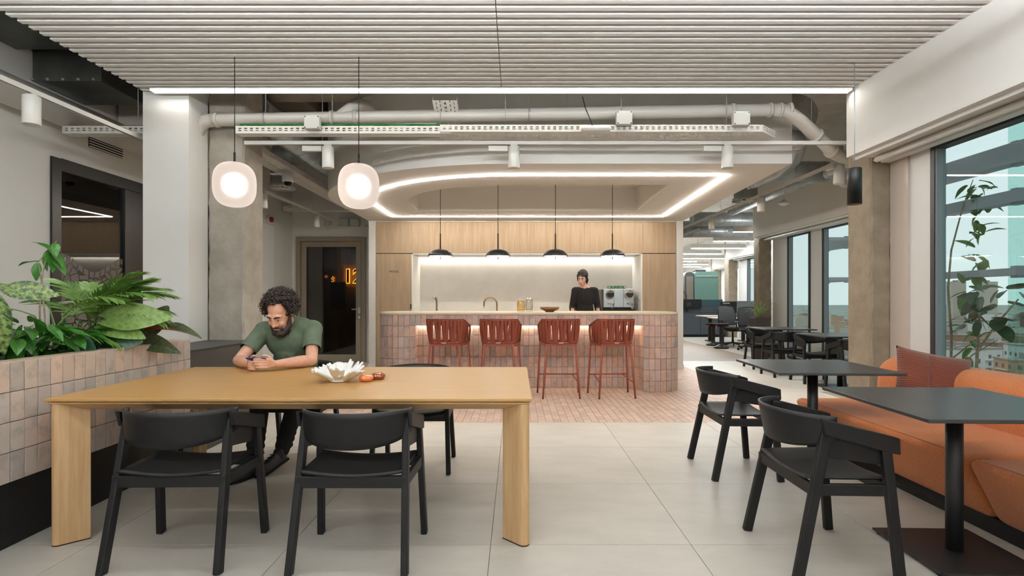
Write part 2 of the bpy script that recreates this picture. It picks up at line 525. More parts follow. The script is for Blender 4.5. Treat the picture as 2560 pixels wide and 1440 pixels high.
m_film, nt_, b_ = newmat('frosted_film'); b_.inputs['Base Color'].default_value = (*lin((120,112,104)),1); b_.inputs['Roughness'].default_value = .8
struct('frosted_pattern', film, m_film, gz, label='frosted crazy-paving pattern with a wavy top edge')
# room behind the glazing
struct('wall_room', MB().box((-7.0,4.4,0),(-6.9,9.6,3)).box((-6.9,9.5,0),(XL-.15,9.6,3)).box((-6.9,4.4,0),(XL-.15,4.5,3)).box((-6.9,4.5,2.9),(XL-.15,9.5,3)), M_brown)

# door wall at y 10.75 with a glazed door
YB = 10.75
wb2 = MB().box((XL-.1,YB,0),(-4.37,YB+.15,4.0)).box((-4.37,YB,2.48),(-2.98,YB+.15,4.0)).box((-2.98,YB,0),(-2.5,YB+.15,4.0))
struct('wall_door_side', wb2, M_wall)
d2 = struct('door_2', MB().box((-4.37,YB-.04,0),(-4.28,YB+.1,2.48)).box((-3.07,YB-.04,0),(-2.98,YB+.1,2.48)).box((-4.28,YB-.04,2.40),(-3.07,YB+.1,2.48)), M_framet, bevel=.006)
lf = struct('door_leaf', MB().box((-4.27,YB-.02,.01),(-4.17,YB+.04,2.39)).box((-3.18,YB-.02,.01),(-3.08,YB+.04,2.39)).box((-4.17,YB-.02,2.29),(-3.18,YB+.04,2.39)).box((-4.17,YB-.02,.01),(-3.18,YB+.04,.15)), M_framet, d2, bevel=.004)
struct('pane', MB().box((-4.17,YB+.005,.15),(-3.18,YB+.015,2.29)), M_glassd, lf)
struct('door_handle', MB().tube([(-3.115,YB-.02,1.05),(-3.115,YB-.07,1.05),(-3.25,YB-.07,1.05)],.011,10).rbox((-3.14,YB-.028,.97),(-3.09,YB-.02,1.09),.003).rbox((-3.135,YB-.026,.86),(-3.095,YB-.02,.92),.003), M_steel, lf, label='steel lever handle')
struct('baseboard_1', MB().box((-2.98,YB-.015,0),(-2.63,YB,.1)).box((XL,9.97,0),(XL+.015,YB,.1)), M_walld)
# dim room behind that door
mdr = mat('dim_room_wall', (150,132,106), .9)
struct('wall_meeting_room', MB().box((-6.2,12.9,0),(-2.5,13.0,3.2)).box((-6.2,YB+.15,3.1),(-2.5,12.9,3.2)).box((-2.6,YB+.15,0),(-2.5,12.9,3.2)).box((-6.3,YB+.15,0),(-6.2,12.9,3.2)).box((-4.16,12.2,0),(-4.06,12.9,3.1)), mdr)
# ------------------------------------------------------------------ kitchen block
YC, YN = 9.64, 10.36            # cabinet fronts, niche back
kw = MB()
kw.box((-2.63,YC,0),(-2.505,YB+.3,2.65)); kw.box((2.862,YC,0),(2.985,YB+.3,2.65))
kw.box((-2.505,YC+.02,2.635),(2.862,YB,2.65))
struct('wall_kitchen', kw, M_wall)
struct('baseboard_2', MB().box((-2.632,YC-.014,0),(-2.505,YC,.09)).box((2.862,YC-.014,0),(2.987,YC,.09)).box((2.985,YC,0),(2.998,YB+.3,.09)).box((-2.645,YC-.014,0),(-2.63,YB,.09)), M_white)
struct('wall_kitchen_back', MB().box((-2.6,10.4,0),(2.95,10.5,2.65)), M_wall)
up = thing('wall_cabinet', 'row of oak laminate upper cabinets above the lit niche', 'cabinet', (0.18,YC,2.07))
MB().box((-2.5,YC+.022,2.07),(2.856,10.38,2.63)).build('carcass', M_cab, up)
xs = [-2.5,-1.857,-.83,.196,1.223,2.25,2.856]
for a, b in zip(xs[:-1], xs[1:]):
    MB().box((a+.0012,YC,2.072),(b-.0012,YC+.02,2.628)).build('cabinet_door', M_cab, up, bevel=.0012, seg=1)
def tallcab(x0, x1, label, fridge=False):
    t = thing('tall_cabinet', label, 'cabinet', ((x0+x1)/2,YC,0))
    MB().box((x0,YC+.022,0),(x1,10.38,2.062)).build('carcass', M_cab, t)
    MB().box((x0+.0015,YC,.08),(x1-.0015,YC+.02,2.06)).build('cabinet_door', M_cab, t, bevel=.0012, seg=1)
    MB().box((x0,YC+.03,0),(x1,YC+.06,.08)).build('plinth', M_dgrey, t)
    return t
tf = tallcab(-2.5,-1.862,'tall oak laminate cabinet door marked FRIDGE beside the niche', True)
MB().rbox((-1.885,YC-.018,1.075),(-1.862,YC+.002,1.165),.003).build('finger_pull', M_blackmetal, tf)
tallcab(2.254,2.856,'tall plain oak laminate cabinet on the coffee machine side of the niche')
def text(name, body, size, loc, rot, m, parent=None, ext=.001, align='CENTER', bold=0):
    cu = bpy.data.curves.new(name, 'FONT'); cu.body = body; cu.size = size; cu.extrude = ext; cu.align_x = align; cu.align_y = 'CENTER'
    cu.offset = bold; cu.resolution_u = 4
    tmp = bpy.data.objects.new('tmp_text', cu); COL.objects.link(tmp)
    dg = bpy.context.evaluated_depsgraph_get(); dg.update()
    me = bpy.data.meshes.new_from_object(tmp.evaluated_get(dg)); bpy.data.objects.remove(tmp)
    me.materials.clear(); me.materials.append(m)
    o = bpy.data.objects.new(name, me); COL.objects.link(o)
    o.rotation_euler = rot
    if parent is not None:
        off = Vector((0,0,0)); q = parent
        while q is not None: off += q.location; q = q.parent
        o.parent = parent; o.location = Vector(loc) - off
    else: o.location = loc
    return o
text('lettering', 'FRIDGE', .05, (-2.178,YC-.001,1.742), (R(90),0,0), M_dgrey, tf, bold=.0008)
# niche lining
ni = struct('wall_niche', MB().box((-1.84,YN,.92),(2.235,YN+.03,2.06)), M_niche)
struct('trim_niche', MB().box((-1.862,YC-.004,.9),(-1.84,YN,2.066)).box((2.232,YC-.004,.9),(2.254,YN,2.066)).box((-1.862,YC-.004,2.05),(2.254,YN-.06,2.066)), M_white)
lb = thing('niche_light', 'thin warm LED strip along the top of the pale kitchen niche', 'light', (.2,YN-.03,2.05))
MB().box((-1.82,YN-.062,2.048),(2.22,YN-.055,2.064)).build('lip', M_white, lb)
MB().box((-1.82,YN-.05,2.058),(2.22,YN-.008,2.062)).build('diffuser', M_ledniche, lb)
sp = thing('socket_plate', 'white power socket plate low on the niche wall', 'socket', (.69,YN,1.06))
MB().rbox((.60,YN-.012,1.03),(.84,YN,1.10),.003).build('plate', M_white, sp)
for k in range(3): MB().cyl((.64+.08*k,YN-.0115,1.065),(.64+.08*k,YN-.0135,1.065),.022,None,18).build('socket', M_walld, sp)
# back counter with sink taps
bc = thing('back_counter', 'pale kitchen counter running along the back of the niche', 'counter', (.2,10,0))
MB().box((-1.86,YC,.88),(2.25,YN,.92)).build('worktop', M_bartop, bc)
MB().box((-1.86,YC+.02,.08),(2.25,YN,.88)).build('carcass', M_cab, bc)
M_tap = mat('dark_steel', (128,124,118), .3, .8)
t1 = thing('kitchen_tap', 'slim straight steel tap with round head on the back counter', 'tap', (-1.475,10.05,.92))
MB().lathe([(.026,.92),(.026,.93),(.017,.94)],16,(-1.475,10.05,0)).tube([(-1.475,10.05,.93),(-1.475,10.05,1.2),(-1.485,10.03,1.26),(-1.51,9.98,1.30)],[.019,.017,.02,.03],14).build('spout', M_tap, t1)
MB().cyl((-1.512,9.978,1.293),(-1.521,9.962,1.305),.042,.036,20).build('spray_head', M_steel, t1)
t2 = thing('kitchen_tap', 'curved brass coloured swan neck tap on the back counter', 'tap', (-.356,10.05,.92))
pts = [(-.356,10.05,.92),(-.356,10.05,1.17)] + [(-.476+.12*math.cos(a),10.05,1.17+.12*math.sin(a)) for a in [PI*k/12 for k in range(1,13)]] + [(-.596,10.05,1.11)]
MB().tube(pts,.0145,12).lathe([(.026,.92),(.026,.935),(.016,.945)],16,(-.356,10.05,0)).build('spout', mat('brushed_brass',(150,130,100),.25,1), t2)
MB().cyl((-.596,10.05,1.115),(-.596,10.05,1.09),.018,.018,12).build('nozzle', M_steel, t2)

# coffee machine
cm = thing('coffee_machine', 'silver two-group coffee machine with black round dials on the back counter', 'coffee machine', (1.86,10.0,.92))
x0, x1, yf, yb = 1.60, 2.15, 9.86, 10.28
MB().rbox((x0,yf,1.10),(x1,yb,1.44),.006).build('housing', M_steel, cm)
MB().box((x0-.035,yf+.03,.98),(x0,yb,1.43)).build('side_panel', M_dgrey, cm, bevel=.005)
MB().rbox((x0,yf-.02,.92),(x1+.02,yb,1.06),.008).rbox((x0+.01,yf+.04,1.05),(x1-.02,yb,1.11),.004).build('base', M_black, cm)
for xx in (x0+.187, x0+.358): MB().box((xx,yf-.002,1.105),(xx+.006,yf+.001,1.437)).build('seam', M_dgrey, cm)
for xx in (x0+.105, x0+.455):
    d = MB().cyl((xx,yf+.005,1.345),(xx,yf-.085,1.33),.078,.074,28).build('dial', M_chrome, cm)
    MB().cyl((xx+.006,yf-.084,1.345),(xx+.006,yf-.0905,1.345),.066,.066,28).build('dial_face', M_black, d)
    MB().tube([(xx-.03+.0,yf,1.17),(xx+.04,yf-.03,1.17),(xx+.075,yf-.03,1.17)],.012,8).build('lever', M_chrome, cm)
    MB().tube([(xx+.07,yf-.02,1.15),(xx+.05,yf-.05,1.10),(xx+.035,yf-.05,1.075)],.009,8).build('nozzle', M_chrome, cm)
    MB().rbox((xx+.015,yf-.005,1.165),(xx+.075,yf,1.18),.002).build('badge', M_white, cm)
g = MB().rbox((x0+.085,yf+.08,1.44),(x0+.425,yf+.14,1.50),.012).build('sign_strip', mat('dark_green_print',(40,78,56),.5,0,(84,120,88),30), cm, )
for k in range(5): MB().cyl((x0+.12+.07*k,yf+.08,1.472),(x0+.12+.07*k,yf+.077,1.472),.012 if k in (0,4) else .006,None,14).build('emblem', M_white, g)
text('lettering','NESPRESSO',.024,(x1-.055,yf-.021,.985),(R(90),0,0),M_white,cm)

# ------------------------------------------------------------------ bar
BX0, BX1, BY0, BY1 = -1.885, 2.246, 7.27, 8.32
RC = .30
bar = thing('bar_counter', 'long bar counter faced in pink clay tiles with rounded ends and pale top', 'bar counter', (.18,7.8,0))
def rrect(x0,x1,y0,y1,r,n=8):
    P = []
    for cx, cy, a0 in ((x1-r,y0+r,-90),(x1-r,y1-r,0),(x0+r,y1-r,90),(x0+r,y0+r,180)):
        for k in range(n+1):
            a = R(a0+90*k/n); P.append((cx+r*math.cos(a), cy+r*math.sin(a)))
    return P
MB().prism(rrect(BX0-.012,BX1+.012,BY0-.012,BY1+.012,RC+.012,12),1.042,1.07).build('bar_top', M_bartop, bar, bevel=.003)
RX0, RX1, RY, RZ = -1.385, 1.742, 7.60, .895
inn = .011
core = MB()
pl = rrect(BX0+inn,BX1-inn,BY0+inn,BY1,RC,10)
core.prism([(x,y) for x,y in pl], RZ+.03, 1.042)
left = [p for p in pl if p[0] < RX0]
# piers and knee recess
lp = [(RX0-inn,BY1),(BX0+inn+RC,BY1)] ; lp = [p for p in pl if p[0] <= BX0+inn+RC+.001 and p[1] <= BY0+inn+RC+.001]
lp = [(BX0+inn,BY1)] + lp + [(RX0-inn,BY0+inn),(RX0-inn,BY1)]
core.prism(lp,0,RZ+.03)
rp_ = [p for p in pl if p[0] >= BX1-inn-RC-.001 and p[1] <= BY0+inn+RC+.001]
rp_ = [(RX1+inn,BY1),(RX1+inn,BY0+inn)] + rp_ + [(BX1-inn,BY1)]
core.prism(rp_,0,RZ+.03)
core.box((RX0-inn,RY+inn,0),(RX1+inn,BY1,RZ+.03))
core.build('core', M_grout_l, bar)
MB().box((RX0,BY0+.012,RZ),(RX1,RY+.02,RZ+.03)).build('recess_soffit', M_bartop, bar)
MB().box((RX0+.01,RY-.045,RZ-.008),(RX1-.01,RY-.02,RZ)).build('led_strip', emat('bar_led',(255,236,214),34), bar, )
HT = .1487; TT = .0776
def tile_mesh(w,h):
    me = MB().rbox((-w/2+.0018,-.006,-h/2+.0018),(w/2-.0018,.006,h/2-.0018),.002).mesh('clay_tile'); me.materials.append(M_tile); return me
tmesh = tile_mesh(TT,HT)
slots = []
# front line from left curve to right curve: list of (x,y,angle)
def path_slots():
    L1 = PI/2*RC
    out = []
    seg_front = (BX1-RC)-(BX0+RC)
    side = BY1-BY0-RC
    n = round(seg_front/TT); x0 = BX0+RC; w = seg_front/n
    for i in range(n): out.append((x0+w*(i+.5), BY0, 0))
    m = max(1, round(L1/TT))
    for i in range(m):
        a = (i+.5)/m*PI/2
        out.append((BX1-RC+RC*math.sin(a), BY0+RC-RC*math.cos(a), a))
        out.append((BX0+RC-RC*math.sin(a), BY0+RC-RC*math.cos(a), -a))
    for i in range(int(side/TT)):
        out.append((BX1, BY0+RC+TT*(i+.5), PI/2)); out.append((BX0, BY0+RC+TT*(i+.5), -PI/2))
    return out
for (x,y,a) in path_slots():
    for r in range(7):
        z = HT*(r+.5)
        if RX0 < x < RX1 and a == 0 and r < 6: continue
        slots.append((x,y,z,a))
n = round((RX1-RX0)/TT); x0 = RX0; w_ = (RX1-RX0)/n
for i in range(n):
    for r in range(6): slots.append((x0+w_*(i+.5), RY, HT*(r+.5), 0))
for i in range(4):
    for r in range(6):
        slots.append((RX0, BY0+.02+TT*(i+.5), HT*(r+.5), PI/2)); slots.append((RX1, BY0+.02+TT*(i+.5), HT*(r+.5), -PI/2))
def vis(s):
    x,y,z,a = s
    px = 1290+1350*x/y; py = 748-1350*(z-1.25)/y
    if abs(a) > 1.2 and abs(x) > 1.8: return 4
    if z < .42 and px < 1335: return 3
    if px < 1335 and py > 905: return 3
    if abs(a) == PI/2: return 1
    return 0 if (a != 0 or y < 7.4) else 1
slots.sort(key=vis)
stf = MB()
for k, (x,y,z,a) in enumerate(slots):
    dx, dz, dy = random.uniform(-.0006,.0006), random.uniform(-.0006,.0006), random.uniform(-.0012,.0012)
    if k < 300:
        inst('clay_tile', tmesh, bar, (x+dx, y+dy, z+dz), (random.uniform(-.012,.012),0,a+random.uniform(-.012,.012)))
    else:
        Mx = Matrix.Translation((x+dx,y+dy,z+dz)) @ Matrix.Rotation(a,4,'Z')
        stf.box((-TT/2+.0018,-.006,-HT/2+.0018),(TT/2-.0018,.006,HT/2-.0018),Mx)
o = stf.build('clay_tiling', M_tile, bar, weld=False); o['kind'] = 'stuff'

# things on the bar
v = thing('glass_vase', 'squat amber glass vase with rippled sides on the bar top', 'vase', (.085,7.62,1.07))
def vase(t, cx, r, h, m, wav, nn, inner):
    def prof(u):
        return r*(.86+.2*math.sin(PI*min(1,u*.9+.08)))
    mb = MB(); N = 48
    def ring(rr, z, k=1): return [(cx+rr*(1+wav*k*math.sin(nn*a))*math.cos(a), 7.62+rr*(1+wav*k*math.sin(nn*a))*math.sin(a), z) for a in [2*PI*i/N for i in range(N)]]
    vs = []; rows = 0
    for u in [0,.04,.15,.3,.45,.6,.75,.9,1]:
        vs += ring(prof(u), 1.0705+h*u); rows += 1
    for u in [1,.9,.7,.5,.3,.15]:
        vs += ring(prof(u)-.006, 1.0705+h*u+.0005); rows += 1
    fs = [(j*N+i, j*N+(i+1)%N, (j+1)*N+(i+1)%N, (j+1)*N+i) for j in range(rows-1) for i in range(N)]
    mb.add(vs, fs, True); mb.add(vs[:N], [tuple(range(N))[::-1]]); mb.add(vs[-N:], [tuple(range(N))])
    mb.build('body', m, t)
    MB().cyl((cx,7.62,1.0705+h*.15+.002),(cx,7.62,1.0705+h*.24),prof(.2)-.008,None,24).build('filling', inner, t)
vase(v, .07, .056, .172, M_amber, .025, 11, mat('amber_wax',(236,214,170),.6))
v = thing('glass_vase', 'tall clear ribbed glass vase beside the amber vase on the bar', 'vase', (.18,7.62,1.07))
vase(v, .187, .050, .198, M_clear, .03, 16, mat('pale_wax',(228,214,184),.6))
b = thing('wooden_bowl', 'shallow turned wooden bowl on a narrow foot on the bar top', 'bowl', (.475,7.62,1.0705))
MB().lathe([(.06,0),(.062,.008),(.075,.016),(.115,.032),(.137,.05),(.138,.062),(.13,.071),(.122,.068),(.105,.048),(.06,.03),(.001,.026)],36,(.475,7.62,1.0705)).build('bowl', M_bowl, b)

# ------------------------------------------------------------------ dropped ceiling over the bar
ZD = 2.65
def outline(xl, xr, xr2, yb, cx, cy, yf, n=24):
    """counter-clockwise seen from above: right front, right back, left back, quarter ellipse to the front"""
    P = [(xr,yf),(xr2,yb),(xl,yb)]
    for k in range(n+1):
        a = PI/2*k/n
        P.append((cx-(cx-xl)*math.cos(a), cy-(cy-yf)*math.sin(a)))
    return P
OUT = outline(-2.63,2.85,2.985,9.66,.0,7.9,5.575)
REC = outline(-1.55,1.87,1.90,8.55,.0,7.9,6.608)
REC = [p for p in REC]
bm = bmesh.new()
eds = []
for P in (OUT, REC):
    vv = [bm.verts.new((x,y,ZD)) for x,y in P]
    for i in range(len(vv)): eds.append(bm.edges.new((vv[i], vv[(i+1)%len(vv)])))
bmesh.ops.triangle_fill(bm, edges=eds, use_beauty=True)
bm.verts.index_update()
mb = MB(); mb.add([v.co[:] for v in bm.verts], [[v.index for v in f.verts] for f in bm.faces]); bm.free()
def wallring(mb, P, z0, z1):
    n = len(P); mb.add([(x,y,z0) for x,y in P]+[(x,y,z1) for x,y in P], [(i,(i+1)%n,n+(i+1)%n,n+i) for i in range(n)])
wallring(mb, OUT, ZD, 3.9)
wallring(mb, REC, ZD, 3.02)
mb.add([(x,y,3.02) for x,y in REC], [tuple(range(len(REC)))])
mb.add([(x,y,3.9) for x,y in OUT], [tuple(range(len(OUT)))])
dc = struct('ceiling_kitchen', mb, M_ceil)
LED = outline(-2.09,2.377,2.48,9.13,.0,7.95,6.077,30)
mb = MB(); n = len(LED); pin = []
c0 = Vector((.2,7.9,0))
vs = []
for i in range(n):
    p = Vector((*LED[i],0)); a = (p-Vector((*LED[i-1],0))).normalized(); b2 = (Vector((*LED[(i+1)%n],0))-p).normalized()
    na = Vector((-a.y,a.x,0)); nb = Vector((-b2.y,b2.x,0)); nn = (na+nb).normalized(); k = .007/max(.4,nn.dot(na))
    vs += [(*(p+nn*k).xy, ZD-.006), (*(p-nn*k).xy, ZD-.006)]
mb.add(vs, [(2*i,2*i+1,(2*i+3)%(2*n),(2*i+2)%(2*n)) for i in range(n)])
mb.build('led_line', M_ledwarm, dc, solid=.011)
# ------------------------------------------------------------------ columns
pil = struct('column_1', MB().box((-3.455,5.0,0),(-3.03,5.31,4.0)), M_wall)
def rough_col(name, a, b, m, jag=.012, seed=1):
    rr = random.Random(seed); mb = MB(); nz = 44
    rows = []
    for k in range(nz+1):
        z = a[2]+(b[2]-a[2])*k/nz
        j = lambda: rr.uniform(-jag, jag)*.6
        c = .018
        rows += [(a[0]+j()*.3,a[1]+c+j(),z),(a[0]+c+j(),a[1]+j()*.3,z),(b[0]-c+j(),a[1]+j()*.3,z),(b[0]+j()*.3,a[1]+c+j(),z),(b[0],b[1],z),(a[0],b[1],z)]
    fs = [(k*6+i,k*6+(i+1)%6,k*6+6+(i+1)%6,k*6+6+i) for k in range(nz) for i in range(6)]
    mb.add(rows, fs); return struct(name, mb, m)
rough_col('column_2', (-3.03,5.31,0), (-2.675,5.7,4.0), M_conc, .014, 4)
rough_col('column_3', (3.305,5.03,0), (3.502,5.37,4.0), M_concw, .016, 9)
rough_col('column_4', (5.22,11.6,0), (5.49,11.85,3.4), M_concw, .02, 11)
rough_col('column_5', (6.97,17.7,0), (7.26,18.05,3.2), M_concw, .02, 12)
rough_col('column_6', (8.62,23.5,0), (8.92,23.9,3.2), M_concw, .02, 13)

# ------------------------------------------------------------------ window bays
def bay(k, xb, xg, y0, y1, panes, ztop=4.0, zb=2.56, zs=.42, inner=True, panels=()):
    """bulkhead + glazed wall along y; panes = list of (ya, yb)"""
    struct('wall_bulkhead', MB().box((xb,y0,zb),(xg+.1,y1,ztop)), M_wall)
    # blind pelmet under the bulkhead
    t = struct('trim_pelmet', MB().box((xb+.06,y0,zb-.03),(xb+.075,y1-.01,zb)).box((xg-.13,y0,zb-.05),(xg-.05,y1-.01,zb)), M_white)
    bl = thing('roller_blind', ['','rolled-up white blind under the bulkhead over the big near window','rolled-up white blind over the second pair of windows','rolled-up blind over the office window beside the desks','rolled-up blind over the farthest office window'][k], 'blind', ((xb+xg)/2,y1,zb-.03))
    MB().cyl((xg-.2,y0+.05,zb-.032),(xg-.2,y1-.06,zb-.032),.026,None,16).build('roller', M_white, bl)
    MB().cyl((xg-.2,y1-.06,zb-.032),(xg-.2,y1-.03,zb-.032),.012,None,10).build('end_bracket', M_steel, bl)
    w = MB(); ys = y0
    for a, b in panes:
        w.box((xg,ys,0),(xg+.1,a,zb)); ys = b
        w.box((xg,a,0),(xg+.1,b,zs)) if zs > .02 else None
    w.box((xg,ys,0),(xg+.1,y1,zb))
    struct('wall_window_side', w, M_white)
    for i, (a, b) in enumerate(panes):
        f = MB(); d = .045
        f.box((xg-.02,a,zs),(xg+.08,a+d,zb-.015)).box((xg-.02,b-d,zs),(xg+.08,b,zb-.015)).box((xg-.02,a+d,zb-.015-d),(xg+.08,b-d,zb-.015)).box((xg-.02,a+d,zs),(xg+.08,b-d,zs+d))
        wn = struct('window_%d' % (k*10+i), f, M_framed, bevel=.003)
        MB().box((xg-.012,a+d,zs+d),(xg+.06,a+d+.02,zb-.015-d)).box((xg-.012,b-d-.02,zs+d),(xg+.06,b-d,zb-.015-d)).build('sash', mat('grey_sash',(120,128,130),.4) if 'grey_sash' not in MATS else MATS['grey_sash'], wn)
        MB().box((xg+.03,a+d,zs+d),(xg+.04,b-d,zb-.015-d)).build('pane', M_glass, wn)
bay(1, 3.06, 3.5, -4.9, 5.0, [(-4.3,-2.4),(-2.0,-.1),(.3,2.2),(2.6,4.54)], 4.0)
struct('trim_panel', MB().box((3.478,4.795,.0),(3.5,5.02,2.56)), mat('glossy_beige_panel',(205,192,180),.18))
bay(2, 5.07, 5.5, 8.15, 11.56, [(8.3,9.68),(10.08,10.92)], 4.0, zs=.06)
bay(3, 6.84, 7.27, 15.5, 17.6, [(15.7,16.96)], 3.9, zs=.06)
bay(4, 8.5, 8.93, 21.6, 23.4, [(21.8,22.6)], 3.9, zs=.06)
for P_ in ([(3.6,5.0),(3.74,5.0),(5.72,8.06),(5.6,8.16)],[(5.5,11.56),(5.62,11.56),(7.4,15.5),(7.27,15.55)],[(7.27,17.6),(7.4,17.6),(9.06,21.6),(8.93,21.65)],[(8.93,23.4),(9.6,23.4),(9.6,33),(8.93,33)]):
    struct('wall_return', MB().prism(P_,0,4.0), M_wall)
struct('wall_office_end', MB().box((-4,32.5,0),(12,32.7,4.0)), M_wall)
struct('wall_office_side', MB().box((-1.0,12.95,0),(-.9,32.5,4.0)), M_walld)

# ------------------------------------------------------------------ felt baffle ceiling
fc = thing('baffle_ceiling', 'broad light grey felt ceiling of parallel baffles over the long table', 'ceiling panel', (-.15,3.2,3.2))
PITCH = .0863
for x0, x1, nm in ((-3.435,-.135,'l'),(-.130,3.12,'r')):
    sm_ = MB().rbox((x0,0,3.165),(x1,.045,3.245),.003).mesh('felt_baffle', (-.15,3.2,3.2)); sm_.materials.append(M_felt)
    for k in range(66):
        o = bpy.data.objects.new('felt_baffle', sm_); COL.objects.link(o); o.parent = fc; o.location = (0, 4.925-PITCH*k+ (0), 0)
MB().box((-3.435,-.75,3.245),(3.12,4.97,3.27)).build('backing_board', M_felt, fc)

M_ledv = emat('edge_led_diffuser', (255,252,246), 17)
# linear LEDs: one at the far edge of the baffles, hanging ones on towards and behind the camera, uplights added for the felt
for i, (y, lab) in enumerate(((4.90,'long thin LED light along the far edge of the felt ceiling'),(2.65,'long hanging LED light across the felt ceiling above the long table'),(1.2,'long hanging LED light across the felt ceiling close to the camera'),(-.8,'long hanging LED light just behind the camera'),(-2.8,'long hanging LED light farthest behind the camera'))):
    z = 3.149 if i == 0 else 2.93
    t = thing('linear_light', lab, 'light', (-.1,y,z+.02))
    w = .02 if i else .034
    if i:
        MB().box((-3.3,y-w,z),(3.0,y+w,z+.05)).build('housing', M_whitem, t)
        MB().box((-3.298,y-.019,z-.012),(3.0,y+.019,z)).build('diffuser', M_led, t)
    else:
        hb_ = MB().box((-3.3,y-w,z),(3.03,y-w+.003,z+.013)).box((-3.3,y+w-.003,z-.02),(3.03,y+w,z+.013)).box((-3.3,y-w,z+.010),(3.03,y+w,z+.013)).box((-3.303,y-w,z-.016),(-3.3,y+w,z+.013)).box((3.03,y-w,z-.012),(3.033,y+w,z+.013))
        hb_.build('housing', M_whitem, t)
        MB().box((-3.297,y-w+.003,z+.0005),(3.03,y+w-.003,z+.009)).build('diffuser', M_ledv, t)
    if i:
        MB().box((-3.298,y-.019,z+.05),(3.0,y+.019,z+.056)).build('added_uplight_strip', M_upfill, t)  # upward glow added on top of the bar to lift the felt above
        for xx in (-2.8,-.1,2.6): MB().cyl((xx,y,z+.05),(xx,y,3.2),.0025,None,6).build('suspension_wire', M_steel, t)

# ------------------------------------------------------------------ globe pendants, slim cylinder pendant
m_shell, nt_, b_ = newmat('opal_glass')
b_.inputs['Base Color'].default_value = (1,.97,.95,1); b_.inputs['Transmission Weight'].default_value = 1
b_.inputs['Roughness'].default_value = .75; b_.inputs['IOR'].default_value = 1.12
b_.inputs['Emission Color'].default_value = (*lin((255,236,226)),1); b_.inputs['Emission Strength'].default_value = .28
m_bulb = emat('opal_bulb', (255,240,225), 5)
def sup(r, h, n=26, e=2.7):
    return [(max(1e-6, r*abs(math.cos(a))**(2/e)), h*math.copysign(abs(math.sin(a))**(2/e), math.sin(a))) for a in [-PI/2+PI*k/n for k in range(n+1)]]
for x, zc, lab in ((-2.225,2.155,'glowing opal globe pendant nearer the white pillar, by the concrete column'),(-1.243,2.142,'glowing opal globe pendant hanging nearer the bar, second from the pillar')):
    y = 4.27
    t = thing('globe_pendant', lab, 'pendant lamp', (x,y,zc), group='opal globe pendants')
    sh = MB().lathe(sup(.158,.176),40,(x,y,zc)).build('glass_globe', m_shell, t)
    MB().lathe(sup(.075,.08,14,2.2),20,(x,y,zc)).build('bulb', m_bulb, t)
    MB().cyl((x,y,zc+.17),(x,y,zc+.255),.0085,None,12).lathe([(.02,zc+.172),(.016,zc+.18),(.008,zc+.184)],14,(x,y,0)).build('stem', M_black, t)
    MB().cyl((x,y,zc+.25),(x,y,3.245),.0033,None,8).build('cable', M_black, t)
x, y = 2.742, 4.374
t = thing('cylinder_pendant', 'black cylinder spotlight pendant in front of the concrete window column', 'pendant lamp', (x,y,2.16))
MB().lathe([(.051,2.022),(.0525,2.018),(.0525,2.306),(.050,2.31),(.001,2.311)],32,(x,y,0)).build('body', M_blackmetal, t)
MB().lathe([(.049,2.021),(.044,2.05),(.001,2.05)],28,(x,y,0)).build('reflector', M_bowl, t)
MB().cyl((x,y,2.047),(x,y,2.049),.03,None,20).build('lens', emat('pendant_lens',(255,200,150),3), t)
MB().cyl((x,y,2.31),(x,y,3.245),.0035,None,8).build('cable', M_steel, t)

# dome pendants over the bar
m_pin = emat('dome_inner', (255,248,238), 24)
for k, px in enumerate((1101,1245,1388.5,1531)):
    y = 7.62; x = (px-1290)*y/1350; z = 1.855
    t = thing('dome_pendant', 'black shallow dome pendant over the bar, ' + ['above the bar end beside the FRIDGE cabinet','second from the FRIDGE cabinet, over the tap','third from the FRIDGE cabinet, over the bowl','in front of the coffee machine'][k], 'pendant lamp', (x,y,z), group='dome pendants over the bar')
    pr = [(.174,0),(.170,.022),(.155,.048),(.125,.073),(.085,.09),(.03,.10),(.012,.104)]
    MB().lathe([(.160,.004)]+[(.174,0)]+pr[1:],40,(x,y,z)).build('shade', M_blackmetal, t)
    MB().lathe([(.165,.004),(.150,.03),(.12,.052),(.05,.07),(.001,.072)],32,(x,y,z)).build('inner_reflector', m_pin, t)
    MB().cyl((x,y,z-.045),(x,y,z+.07),.0075,None,10).build('pin', M_bowl, t)
    MB().cyl((x,y,z+.10),(x,y,z+.32),.009,None,10).build('stem', M_black, t)
    MB().cyl((x,y,z+.31),(x,y,3.02),.004,None,8).build('cable', M_black, t)

# ------------------------------------------------------------------ lighting tracks with cylinder spots
def track(name_lab, p0, p1, rods):
    t = thing('lighting_track', name_lab, 'track', ((p0[0]+p1[0])/2,(p0[1]+p1[1])/2,2.8))
    along_y = abs(p1[1]-p0[1]) > abs(p1[0]-p0[0])
    w = .018
    if along_y:
        MB().box((p0[0]-w,p0[1],2.765),(p0[0]+w,p1[1],2.80)).build('rail', M_whitem, t)
        MB().box((p0[0]-.005,p0[1]+.03,2.7645),(p0[0]+.005,p1[1]-.03,2.7655)).build('slot', M_dgrey, t)
    else:
        MB().box((p0[0],p0[1]-w,2.765),(p1[0],p0[1]+w,2.80)).build('rail', M_whitem, t)
        MB().box((p0[0]+.03,p0[1]-.005,2.7645),(p1[0]-.03,p0[1]+.005,2.7655)).build('slot', M_dgrey, t)
    for r in rods: MB().cyl((r[0],r[1],2.8),(r[0],r[1],4.0),.003,None,6).build('suspension_wire', M_steel, t)
    return t
track('white lighting track running along the planter wall', (-3.57,1.0), (-3.57,10.5), [(-3.57,3.0),(-3.57,7.0),(-3.57,9.5)])
track('white lighting track crossing below the perforated cable tray', (-2.66,5.3), (3.28,5.3), [(-1.9,5.3),(.5,5.3),(2.9,5.3)])
